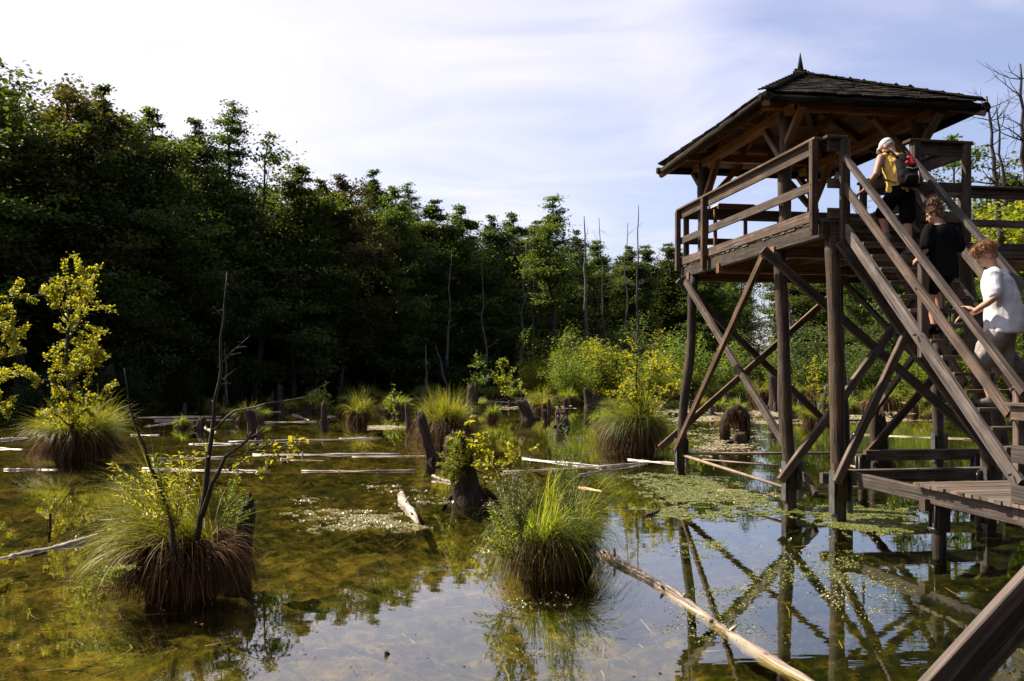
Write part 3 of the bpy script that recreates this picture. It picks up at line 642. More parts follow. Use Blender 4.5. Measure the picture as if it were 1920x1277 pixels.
# ------------------------------------------------------------------ trees
def make_tree(seed, H, Rm, base=.18, nlimb=42, leaf=.23, per=32, shape='round', sub=6, mat=0, sparse=1.0, dead_low=0):
    """prototype: returns (trunk mesh, crown mesh) for a tree of height H"""
    rng = np.random.default_rng(seed); mb = MB(); n = 14; pts = []; p = np.zeros(2)
    for i in range(n+1):
        p = p+rng.normal(size=2)*H*.006; pts.append(Vector((p[0], p[1], H*.985*i/n-.3)))
    r0 = .0105*H+.03
    mb.tube(pts, [r0*(1.25 if i == 0 else 1)*(1-.9*i/n)+.012 for i in range(n+1)], 8, jit=.04, seed=seed)
    C = []; CS = []
    def at(t):
        f = min(max(t, 0), .999)*n; i = int(f); return np.array(pts[i].lerp(pts[i+1], f-i))
    for i in range(nlimb):
        t = base+(1-base)*((i+rng.uniform(0, 1))/nlimb)**.95
        x = (t-base)/(1-base)
        if shape == 'round': pr = (max(0, math.sin(math.pi*min(1, .12+.80*x)**.8))**.6*(1-.15*x)+.06)*min(1, max(.10, (1.02-x)/.42))**.75
        elif shape == 'cone': pr = (1-x)**.8+.10
        elif shape == 'column': pr = (.55+.45*math.sin(math.pi*x))*(1-.75*x**3)
        else: pr = (.35+x*.9) if x < .6 else (1.25-x)*1.3
        L_ = Rm*pr*rng.uniform(.45, 1.35); az = i*2.399+rng.uniform(-.5, .5); el = R(rng.uniform(5, 30)+35*x)
        if shape == 'cone': el = R(rng.uniform(-12, 14)+40*max(0, x-.7))
        o = at(t); d = np.array([math.cos(az)*math.cos(el), math.sin(az)*math.cos(el), math.sin(el)])
        k = 4; lp = [o]
        for j in range(k):
            d = unit(d+rng.normal(size=3)*.16+np.array([0, 0, .05])); lp.append(lp[-1]+d*L_/k)
        rr = max(.018, r0*.33*(1-t*.7))
        mb.tube(lp, [rr*(1-.8*j/k) for j in range(k+1)], 5, cap=False, seed=i)
        for j in range(max(1, round(sub*L_/(.62*Rm)))):
            f = rng.uniform(.3, 1.0)*k*.999; q = lp[int(f)]+(lp[int(f)+1]-lp[int(f)])*(f-int(f))
            sd_ = unit(d+rng.normal(size=3)*.75); sl_ = L_*.36*rng.uniform(.5, 1.2)
            e = q+sd_*sl_
            mb.tube([q, (q+e)/2+rng.normal(size=3)*.04, e], [rr*.4, rr*.25, .008], 3, cap=False, seed=j)
            for m_ in range(3):
                if rng.uniform() > sparse: continue
                C.append(q+(e-q)*rng.uniform(.25, 1.1)); CS.append(min(1.15, .38+.70*L_/(.62*Rm)))
    for j in range(dead_low):
        t = rng.uniform(.12, base); az = rng.uniform(0, 6.28); o = at(t); L_ = rng.uniform(.4, 1.3)
        d = np.array([math.cos(az), math.sin(az), rng.uniform(-.1, .5)]); mb.tube([o, o+d*L_*.5, o+d*L_+rng.normal(size=3)*.12], [.03, .02, .006], 4, cap=False)
    C = np.array(C); sg = np.array([.44, .44, .115])*(H/18)**.5*rng.uniform(.7, 1.25, (len(C), 1))*np.array(CS)[:, None]
    pos = np.repeat(C, per, 0)+rng.normal(size=(len(C)*per, 3))*np.repeat(sg, per, 0)
    return mb.mesh('trunk', M_BARK), quads_mesh('crown', leaf_quads(pos, leaf, rng, up=.7), M_TREE[mat] if isinstance(mat, int) else mat)
PROTO = {}
def proto(key, **kw): PROTO[key] = (kw['H'], *make_tree(**kw))
proto('a', seed=1, H=18, Rm=4.0, base=.12, nlimb=60, mat=0)
proto('b', seed=2, H=18, Rm=3.7, base=.08, nlimb=60, mat=1)
proto('c', seed=3, H=17, Rm=3.9, base=.16, nlimb=46, mat=2, sparse=.85)
proto('d', seed=4, H=18, Rm=3.1, base=.12, nlimb=56, mat=1)
proto('spire', seed=5, H=18, Rm=2.3, base=.10, nlimb=64, mat=0, shape='cone', leaf=.17)
proto('tall', seed=6, H=19, Rm=1.9, base=.42, nlimb=24, mat=1, shape='column', sparse=.8, dead_low=12)
proto('thin', seed=7, H=18, Rm=1.7, base=.30, nlimb=34, mat=1, shape='column', sparse=.75, dead_low=10)
proto('airy', seed=8, H=15, Rm=4.0, base=.25, nlimb=26, mat=1, sparse=.7, per=18)
def ground_z(x, y):
    j = min(max(np.searchsorted(xs, x), 1), nx-1); i = min(max(np.searchsorted(ys, y), 1), ny-1); return float(GZ[i, j])
def place_tree(key, x, y, H, label, group=None, cat='tree', rng=random, wide=1.0, name='broadleaf_tree'):
    h0, tme, cme = PROTO[key]; s = H/h0
    t = empty(name, (x, y, ground_z(x, y)), rng.uniform(0, 6.28), label, cat, group)
    t.scale = (s*wide, s*wide, s)
    link_mesh('trunk', tme, t); link_mesh('crown', cme, t); return t
rt = random.Random(77)
SKY = [ # px, top px row, distance, proto, width, label
 (-40, 150, 46, 'a', 1.1, 'broad dark tree of the wood cut by the left edge of the photo'),
 (28, 138, 47, 'airy', 1.2, 'pale loose crown topping the skyline at the far left'),
 (120, 142, 49, 'c', 1.0, 'broad tree with a dark stem showing in its open crown, second from left'),
 (195, 138, 50, 'a', .85, 'dense dark tree with ragged rounded top, third crown from the left edge'),
 (262, 192, 53, 'b', .95, 'dense tree at the right end of the high left block of the wood'),
 (362, 220, 57, 'a', .8, 'tall dark tree right of the first notch in the skyline'),
 (424, 172, 58, 'spire', 1.0, 'slender pointed tree between two rounded crowns left of centre'),
 (470, 246, 59, 'airy', 1.0, 'loose crown leaning right beside the slender pointed tree'),
 (545, 292, 61, 'b', 1.0, 'rounded dense tree with feathered top right of the loose leaning crown'),
 (592, 318, 63, 'd', .9, 'narrow dark tree squeezed between two rounded crowns left of the olive tree'),
 (643, 312, 64, 'c', 1.0, 'olive-brown tree with open rounded crown in the middle of the wood'),
 (703, 316, 70, 'a', .8, 'small dark rounded crown behind the olive-brown tree'),
 (772, 340, 74, 'spire', .9, 'dark conifer-like spire peeking over the middle of the skyline'),
 (735, 350, 69, 'b', .9, 'dense crown in front of the conifer-like spire'),
 (822, 374, 73, 'd', 1.2, 'mid green tree right of the conifer-like spire'),
 (872, 384, 75, 'b', 1.0, 'pointed mid green tree at the centre of the skyline'),
 (918, 402, 77, 'a', .9, 'evenly rounded dark tree just right of the pointed central tree'),
 (966, 398, 79, 'b', .9, 'rounded tree left of the tall bare-stemmed tree'),
 (1012, 412, 82, 'd', 1.2, 'tree half hidden by the tall bare-stemmed tree'),
 (1050, 352, 70, 'tall', 1.2, 'tall bare-stemmed tree with small ragged crown rising above the skyline'),
 (1082, 428, 88, 'a', .8, 'low dark crown right of the tall bare-stemmed tree'),
 (1132, 448, 92, 'thin', 1.2, 'slim tree among the dead poles, left of the forked pole'),
 (1172, 452, 90, 'd', 1.0, 'bushy slim tree between the two straight dead poles'),
 (1205, 455, 93, 'thin', 1.3, 'slim tree in front of the forked dead pole'),
 (1250, 462, 104, 'thin', 1.3, 'slim tree just left of the watchtower, behind its corner'),
 (1282, 468, 108, 'thin', 1.2, 'slim tree partly behind the far corner post of the watchtower'),
 (1335, 470, 100, 'd', 1.2, 'tree seen through the left bay of the stilts, under the far platform corner'),
 (1378, 452, 104, 'airy', 1.0, 'loose crown showing above the deck between the far platform rails'),
 (1478, 455, 112, 'thin', 1.3, 'slim tree seen between the middle stilts'),
 (1535, 462, 108, 'd', 1.1, 'tree behind the nearest stilt of the watchtower'),
 (1610, 440, 100, 'b', .8, 'tree behind the upper flight of the stairs'),
 (1802, 232, 52, 'airy', .95, 'loose-crowned tree rising right of the roof behind the upper railing'),
 (1700, 420, 84, 'd', 1.1, 'tree hidden behind the man in yellow and the stairs'),
 (1935, 300, 60, 'thin', 1.6, 'leafy tree cut by the right edge of the photo'),
]
placed = []
for px, top, d, key, wide, lab in SKY:
    x = (px-960)/F*d; H = (H_EYE+(HZ-top)/F*d)*1.0
    place_tree(key, x, d, H, lab, 'trees of the swamp wood', rng=rt, wide=wide*1.05, name='conifer_tree' if key == 'spire' else 'broadleaf_tree'); placed.append((x, d))
# shoreline and inner rows of the wood
row_lab = 'dark tree inside the wood, its crown merging with those around it behind the front row'
cnt = 0; tries = 0
while cnt < 105 and tries < 6000:
    tries += 1
    px = rt.uniform(-260, 1240); d = rt.uniform(44, 115); x = (px-960)/F*d
    sdv = float(shore_dist(np.array([x]), np.array([d]))[0])
    if sdv < 2.0 or sdv > 26: continue
    if any((x-a)**2+(d-b)**2 < 3.0**2 for a, b in placed): continue
    skyrow = np.interp(px, [-300, 30, 200, 300, 420, 545, 640, 770, 900, 1010, 1130, 1300], [110, 130, 165, 235, 270, 320, 335, 375, 410, 425, 465, 480])
    H = min(H_EYE+(HZ-skyrow-rt.uniform(25, 110))/F*d, 24)
    con = cnt % 7 == 3
    place_tree('spire' if con else rt.choice('aabbcd'), x, d, H+(1.2 if con else 0), 'dark conifer with pointed top inside the wood among the broadleaf crowns' if con else row_lab, 'conifers inside the wood' if con else 'trees inside the wood', name='conifer_tree' if con else 'broadleaf_tree', rng=rt, wide=rt.uniform(.85, 1.25)); placed.append((x, d)); cnt += 1
lab2 = 'slim forest tree with bare lower stem in the wood behind the watchtower'
cnt = 0; tries = 0
while cnt < 60 and tries < 6000:
    tries += 1
    px = rt.uniform(1080, 2150); d = rt.uniform(95, 150); x = (px-960)/F*d
    sdv = float(shore_dist(np.array([x]), np.array([d]))[0])
    if sdv < 2: continue
    if any((x-a)**2+(d-b)**2 < 3.4**2 for a, b in placed): continue
    if 1395 < px < 1450 and d < 150: continue
    H = H_EYE+(HZ-rt.uniform(462, 540))/F*d
    place_tree(rt.choice(['thin', 'thin', 'tall', 'd', 'd', 'a']), x, d, H, lab2, 'trees behind the watchtower', rng=rt, wide=rt.uniform(1.0, 1.4)); placed.append((x, d)); cnt += 1
# the wood goes on round the pond behind the viewer and to the right
for k in range(46):
    a = R(rt.uniform(68, 235)); d = rt.uniform(16, 34); x = math.sin(a)*d; y = math.cos(a)*d
    if x > 0 and y > 0 and x < y*.9: continue
    place_tree(rt.choice('aabbcd'), x, y, rt.uniform(15, 20), 'tree of the wood standing behind the viewing place', 'trees behind the viewer', rng=rt, wide=1.1)

# dead poles and bare trees
def bare(px0, base, px1, top, d, r, label, seed, nbr=6, mat=None, fork=False, blen=.12, name='dead_tree', group='dead standing stems', sub=True, cat='dead tree'):
    rng = random.Random(seed); p0 = W(px0, base, d); p1 = W(px1, top, d); L_ = (p1-p0).length
    t = empty(name, p0, 0, label, cat, group); mb = MB(); pts = []; n = 12
    for i in range(n+1):
        q = p0.lerp(p1, i/n); e = math.sin(math.pi*i/n)
        pts.append(q+Vector((rng.gauss(0, 1), rng.gauss(0, 1), 0))*L_*.008*(e+.2)+Vector((math.sin(i*.9+seed), math.cos(i*.7+seed), 0))*L_*.006*e)
    mb.tube(pts, [r*(1.3 if i == 0 else 1)*(1-.75*i/n) for i in range(n+1)], 8, jit=.08, seed=seed); mb.build('trunk', mat or M_BARKG, t, p0)
    for k in range(nbr):
        i = rng.randint(int(n*.3), n-1); q = pts[i]; az = rng.choice([0, math.pi])+rng.uniform(-.7, .7); el = rng.uniform(.1, .9); l = L_*blen*rng.uniform(.4, 1.3)
        dd = Vector((math.cos(az)*math.cos(el), math.sin(az)*math.cos(el), math.sin(el))); bp = [q]
        for j in range(4): dd = (dd+Vector((rng.gauss(0, .22), rng.gauss(0, .22), rng.gauss(0.08, .18)))).normalized(); bp.append(bp[-1]+dd*l/4)
        mb = MB(); rb = r*.38*(1-.6*i/n)
        mb.tube(bp, [rb*(1-.8*j/4) for j in range(5)], 5, seed=k)
        if sub:
            for w_ in range(4):
                j = rng.randint(1, 3); d2 = (dd+Vector((rng.gauss(0, .8), rng.gauss(0, .5), rng.gauss(0, .7)))).normalized()
                mb.tube([bp[j], bp[j]+d2*l*.2, bp[j]+d2*l*.38+Vector((0, 0, l*.04))], [rb*.4, rb*.3, rb*.12], 4, cap=False)
        mb.build('branch', mat or M_BARKG, t, p0)
    return t
for a in [(1100, 640, 1095, 405, 74, .16, 'straight dead pole broken off flat at the top, right of the tall bare-stemmed tree', 1, 3),
          (1137, 690, 1124, 408, 76, .10, 'thin dead pole with small twigs at its tip, second pole right of the tall tree', 2, 7),
          (1170, 690, 1177, 418, 78, .11, 'thin straight dead pole left of the forked one', 3, 3),
          (1192, 690, 1197, 385, 72, .12, 'dead pole with a forked tip, tallest of the bare poles left of the watchtower', 4, 6),
          (912, 735, 903, 492, 70, .11, 'grey dead stem against the dark wood, above the stump with a sapling', 5, 6),
          (1004, 740, 998, 462, 72, .12, 'grey dead stem with side twigs left of the tall bare-stemmed tree', 6, 9),
          (975, 720, 987, 450, 73, .15, 'thin crooked grey stem just left of the twiggy dead stem', 7, 5),
          (580, 712, 578, 505, 62, .16, 'pale dead stem alone against the dark wood left of centre', 8, 2),
          (1485, 690, 1478, 520, 80, .22, 'pale trunk seen between the middle stilts of the watchtower', 9, 2),
          (838, 690, 846, 470, 69, .12, 'faint grey stem among the central crowns', 10, 3),
          (800, 745, 798, 648, 64, .14, 'short dead pole, left of two at the far water edge', 11, 0),
          (842, 742, 816, 646, 66, .15, 'short leaning dead pole, right of two at the far water edge', 12, 0),
          (302, 755, 295, 660, 54, .12, 'slender grey dead stem standing in the shade of the left bank', 13, 3),
          (425, 755, 421, 640, 54, .11, 'slender pale stem behind the bare sapling of the nearest tussock', 14, 2)]:
    bare(*a)
for a in [(1878, 460, 1850, 180, 34, .13, 'bare wavy-limbed dead tree right of the roof, left of two', 21, 16),
          (1925, 470, 1912, 120, 36, .15, 'bare straight dead tree at the right edge, right of two', 22, 16),
          (1895, 470, 1868, 200, 35, .10, 'bare thin crooked stem between the two dead trees by the right edge', 23, 12)]:
    bare(*a, blen=.2, mat=M_BARK)
bare(1620, 470, 1612, 370, 40, .07, 'small bare treetop seen under the roof through the stair opening', 24, 10, blen=.35, mat=M_BARK)

# ------------------------------------------------------------------ bushes and saplings
def make_bush(seed, H, Rm, n, leaf, mat, stems=9, spread=.75, barkmat=None):
    rng = np.random.default_rng(seed); mb = MB(); C = []
    for i in range(stems):
        az = rng.uniform(0, 6.28); d = unit(np.array([math.cos(az)*spread, math.sin(az)*spread, rng.uniform(.8, 1.6)])); L_ = H*rng.uniform(.55, 1.05); lp = [np.array([rng.normal()*.08, rng.normal()*.08, -.15])]
        for j in range(5):
            d = unit(d+rng.normal(size=3)*.16+np.array([0, 0, .06])); lp.append(lp[-1]+d*L_/5)
            for k in range(3):
                e = lp[-1]+unit(rng.normal(size=3)+np.array([0, 0, .2]))*Rm*.42*rng.uniform(.4, 1.1)
                mb.tube([lp[-1], e], [.012*H/2, .004*H/2], 3, cap=False); C += [lp[-1]+(e-lp[-1])*f for f in (.5, .8, 1.05)]
        mb.tube(lp, [.02*H/2*(1-.13*j) for j in range(6)], 5, seed=i)
    C = np.array(C); C = C[C[:, 2] > H*.10]; per = max(1, n//len(C))
    pos = np.repeat(C, per, 0)+rng.normal(size=(len(C)*per, 3))*np.array([.13, .13, .09])*Rm
    return mb.mesh('stems', barkmat or M_BARK), quads_mesh('foliage', leaf_quads(pos, leaf, rng, up=.6), mat)
BUSH = {'a': make_bush(31, 3, 1.5, 6500, .11, M_BUSH), 'b': make_bush(32, 3, 1.6, 6500, .12, M_LIME), 'd': make_bush(33, 3, 1.7, 6500, .13, M_BUSHD), 'm': make_bush(35, 3, 1.6, 6500, .12, M_TREE[1]), 'e': make_bush(34, 3, 1.2, 6000, .10, M_HERB, spread=.4)}
def bush(key, px, base, top, d, label, group='bushes along the water edge', wide=1.0, name='bush', cat='bush'):
    p = W(px, base, d); h = (base-top)/F*d; s = h/3.0
    t = empty(name, (p.x, p.y, max(0.0, p.z)), random.uniform(0, 6.28), label, cat, group); t.scale = (s*wide, s*wide, s)
    link_mesh('stems', BUSH[key][0], t); link_mesh('foliage', BUSH[key][1], t); return t
for a in [('a', 1060, 742, 610, 66, 'bright green tall bush below the tall bare-stemmed tree'), ('b', 1025, 742, 668, 63, 'lime bush at the far water edge left of the tall bright bush'),
          ('m', 1105, 745, 640, 64, 'tall leafy bush left of the dead poles'), ('b', 1150, 745, 618, 60, 'broad lime bush in front of the dead poles'),
          ('m', 1120, 715, 600, 78, 'high leafy bush filling the gap under the dead poles'), ('m', 1190, 720, 600, 80, 'high leafy bush behind the yellow-leaved sapling'),
          ('b', 1235, 745, 660, 52, 'lime bush just right of the yellow-leaved sapling'), ('a', 1070, 742, 660, 58, 'bush with reddish tips in front of the tall bright bush'),
          ('a', 1300, 742, 625, 58, 'bright bush behind the farthest left stilt'), ('m', 1335, 735, 660, 66, 'lime bush in the left bay of the stilts'),
          ('m', 1400, 720, 630, 84, 'leafy bush behind the crossing braces'), ('d', 1455, 720, 590, 92, 'darker bush behind the second stilt'),
          ('m', 1525, 735, 620, 70, 'greyish green bush between the two nearest stilts'), ('m', 1620, 735, 640, 66, 'lime bush behind the braces under the platform'),
          ('m', 1680, 735, 630, 72, 'tall bush behind the lower flight of the stairs'), ('a', 1740, 740, 640, 58, 'lime bush seen between the stair treads'),
          ('a', 1800, 745, 650, 52, 'bush behind the boardwalk under the stairs'), ('a', 1900, 750, 600, 46, 'bush at the right edge behind the lowest stair post'), ('b', 1960, 560, 330, 34, 'leafy branches beside the bare trees at the right edge'),
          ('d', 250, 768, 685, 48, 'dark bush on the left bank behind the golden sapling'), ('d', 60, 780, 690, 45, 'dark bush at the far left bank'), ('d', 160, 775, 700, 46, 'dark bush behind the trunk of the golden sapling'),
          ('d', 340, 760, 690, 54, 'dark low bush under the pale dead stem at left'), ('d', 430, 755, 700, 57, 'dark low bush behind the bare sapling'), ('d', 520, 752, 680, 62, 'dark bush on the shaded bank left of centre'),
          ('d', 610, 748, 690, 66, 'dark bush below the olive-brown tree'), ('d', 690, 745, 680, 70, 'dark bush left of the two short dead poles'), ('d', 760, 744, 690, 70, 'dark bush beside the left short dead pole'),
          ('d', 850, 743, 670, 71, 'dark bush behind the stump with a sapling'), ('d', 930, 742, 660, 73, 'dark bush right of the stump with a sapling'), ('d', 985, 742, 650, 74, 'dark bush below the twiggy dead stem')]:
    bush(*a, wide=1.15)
# understorey that closes the wood low down
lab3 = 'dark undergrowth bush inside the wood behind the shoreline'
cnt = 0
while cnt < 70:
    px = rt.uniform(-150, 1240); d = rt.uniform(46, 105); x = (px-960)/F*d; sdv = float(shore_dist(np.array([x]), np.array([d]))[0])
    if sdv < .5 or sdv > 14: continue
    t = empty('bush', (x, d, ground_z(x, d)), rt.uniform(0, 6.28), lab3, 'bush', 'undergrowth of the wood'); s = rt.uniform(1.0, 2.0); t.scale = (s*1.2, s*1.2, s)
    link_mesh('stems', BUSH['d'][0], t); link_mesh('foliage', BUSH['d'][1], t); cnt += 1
lab4 = 'green undergrowth bush in the marsh behind the watchtower'
cnt = 0
while cnt < 60:
    px = rt.uniform(1060, 2000); d = rt.uniform(80, 130); x = (px-960)/F*d; sdv = float(shore_dist(np.array([x]), np.array([d]))[0])
    if sdv < -6 or sdv > 16: continue
    t = empty('bush', (x, d, max(0, ground_z(x, d))), rt.uniform(0, 6.28), lab4, 'bush', 'bushes behind the watchtower'); s = rt.uniform(.5, 1.2); t.scale = (s*1.3, s*1.3, s); k = rt.choice('mmdd')
    link_mesh('stems', BUSH[k][0], t); link_mesh('foliage', BUSH[k][1], t); cnt += 1

def sapling(name, label, base, tips, leafmat, leaf, per, seed, r0, cat='sapling', group=None, bark=None, twig=.35, leafless=None, up=.5, spread=.9):
    """base: world point; tips: list of (polyline of world points, twig count) -> trunk, branch parts and foliage"""
    rng = np.random.default_rng(seed); t = empty(name, base, 0, label, cat, group); LP = []; LD = []
    for i, (poly, ntw, rr) in enumerate(tips):
        poly = [np.array(p) for p in poly]; m = len(poly); mb = MB(); fine = []
        for a, b_ in zip(poly[:-1], poly[1:]):
            for f in (0, .34, .67): fine.append(a+(b_-a)*f+rng.normal(size=3)*np.linalg.norm(b_-a)*.02)
        fine.append(poly[-1]); k = len(fine)-1
        mb.tube(fine, [rr*(1-.82*j/k) for j in range(k+1)], 7, jit=.08, seed=seed+i)
        for w in range(ntw):
            f = rng.uniform(.12, 1)*k*.999; q = fine[int(f)]+(fine[int(f)+1]-fine[int(f)])*(f-int(f)); dm = unit(fine[int(f)+1]-fine[int(f)])
            sd_ = unit(dm*.5+rng.normal(size=3)*spread+np.array([0, 0, .15])); l = twig*rng.uniform(.4, 1.2); e = q+sd_*l+rng.normal(size=3)*l*.1
            md = (q+e)/2+np.array([0, 0, l*.07]); mb.tube([q, md, e], [rr*.22, rr*.15, .002], 4, cap=False)
            for j in range(per):
                g = rng.uniform(.25, 1.02); LP.append(q+(e-q)*g+rng.normal(size=3)*l*.09); LD.append(sd_)
        mb.build('trunk' if i == 0 else 'branch', bark or M_BARK, t, base)
    if LP:
        Q = leaf_quads(np.array(LP)-np.array(base), leaf, rng, up=up, aspect=.8, direc=np.array(LD)); link_mesh('foliage', quads_mesh('foliage', Q, leafmat), t)
    return t

# golden sapling on the left tussock (d 22)
D = 22.0
b0 = W(138, 845, D)
sapling('sapling', 'golden-leaved young alder rising from the large tussock at the left', b0,
        [([b0, W(132, 760, D), W(126, 660, D), W(128, 560, D+.2), W(120, 482, D)], 26, .07),
         ([W(130, 720, D), W(160, 690, D-.4), W(195, 648, D-.6)], 14, .03), ([W(128, 640, D), W(150, 600, D+.4), W(168, 555, D+.5)], 12, .03),
         ([W(126, 600, D), W(105, 570, D-.5), W(92, 520, D-.7)], 11, .028), ([W(128, 560, D), W(150, 530, D-.2), W(160, 498, D-.2)], 10, .024),
         ([W(132, 760, D), W(100, 715, D-.6), W(40, 702, D-.8)], 12, .03), ([W(132, 790, D), W(165, 760, D+.4), W(190, 735, D+.5)], 10, .028), ([W(134, 800, D), W(110, 780, D-.7), W(75, 770, D-.9)], 8, .028),
         ([W(134, 690, D), W(160, 668, D+.7), W(180, 620, D+.7)], 9, .024)],
        M_YEL, .068, 85, 5, .07, twig=.52)
b1 = W(-60, 860, 20)
sapling('sapling', 'golden-leaved branches of a young tree reaching in from the left edge', b1,
        [([b1, W(-55, 720, 20), W(-40, 540, 20)], 6, .08), ([W(-50, 640, 20), W(10, 560, 19.8), W(95, 548, 19.6)], 18, .03), ([W(-52, 680, 20), W(-5, 610, 20), W(45, 628, 20)], 14, .03),
         ([W(-52, 700, 20), W(0, 672, 20), W(40, 655, 20)], 12, .03), ([W(-55, 740, 20), W(0, 755, 20), W(30, 775, 20)], 12, .03), ([W(-50, 780, 20), W(-10, 720, 20.3), W(20, 700, 20.3)], 8, .03)],
        M_YEL, .062, 78, 6, .08, twig=.43, group=None)
# two bare stems of the nearest tussock (d 8.5)
D = 8.4
bA = W(330, 1040, D)
sapling('dead_sapling', 'thin bare dark stem curving left out of the nearest tussock', bA, [([bA, W(318, 965, D), W(285, 870, D-.1), W(252, 790, D-.15), W(233, 690, D-.2)], 5, .028)], None, 0, 0, 7, .03, cat='dead sapling', twig=.10)
bB = W(372, 1010, D+.3); D2 = D+.3
sapling('dead_sapling', 'tall bare dark stem with thin side branches on the right of the nearest tussock', bB,
        [([bB, W(378, 950, D2), W(392, 860, D2), W(402, 780, D2), W(412, 690, D2), W(420, 600, D2), W(426, 510, D2)], 7, .036),
         ([W(398, 808, D2), W(440, 772, D2-.2), W(500, 757, D2-.3), W(570, 745, D2-.4), W(618, 717, D2-.5)], 5, .013), ([W(408, 690, D2), W(435, 660, D2), W(468, 630, D2)], 6, .012), ([W(408, 730, D2), W(425, 705, D2), W(445, 690, D2)], 3, .008),
         ([W(378, 970, D2), W(400, 905, D2-.1), W(425, 855, D2-.1), W(470, 822, D2-.2), W(505, 795, D2-.2)], 6, .03), ([W(422, 860, D2-.1), W(455, 850, D2-.2), W(510, 825, D2-.2)], 4, .012), ([W(420, 620, D2), W(414, 590, D2), W(400, 575, D2)], 2, .008)],
        None, 0, 0, 8, .06, cat='dead sapling', twig=.13)
bC = W(430, 880, D2-.15)
sapling('leafy_twig', 'small spray of round yellow-green leaves on the right bare stem of the nearest tussock', bC,
        [([bC, W(470, 845, D2-.2), W(520, 838, D2-.25), W(588, 842, D2-.3)], 15, .010), ([W(470, 845, D2-.2), W(520, 850, D2-.1), W(545, 828, D2)], 8, .008), ([W(440, 880, D2), W(470, 890, D2), W(500, 870, D2)], 8, .008), ([W(395, 860, D2), W(390, 850, D2), W(380, 838, D2)], 4, .006)],
        M_YEL, .05, 7, 9, .01, cat='leafy twig', twig=.13)

# ------------------------------------------------------------------ tussocks
def blades(rng, start, az, el, L, droop, width, M=7, curl=.12):
    n = len(start); d = np.stack([np.cos(az)*np.cos(el), np.sin(az)*np.cos(el), np.sin(el)], -1)
    tw = rng.uniform(0, np.pi, n); s0 = unit(np.cross(d, [0, 0, 1.0])+1e-6); u0 = np.cross(s0, d)
    side = unit(s0*np.cos(tw)[:, None]*1.0+u0*np.sin(tw)[:, None]*.5); p = np.array(start, float); S = np.zeros((n, M, 2, 3))
    drift = rng.normal(size=(n, 3))*curl
    for k in range(M):
        w = (width*(1-(k/(M-1))**1.6*.93))[:, None]*.5
        S[:, k, 0] = p-side*w; S[:, k, 1] = p+side*w
        d = unit(d+np.stack([np.zeros(n), np.zeros(n), -droop/M*(1+.8*k/M)], -1)+drift/M); p = p+d*(L/(M-1))[:, None]
        p[:, 2] = np.maximum(p[:, 2], -p0z+.004)
    return S
p0z = 0.0
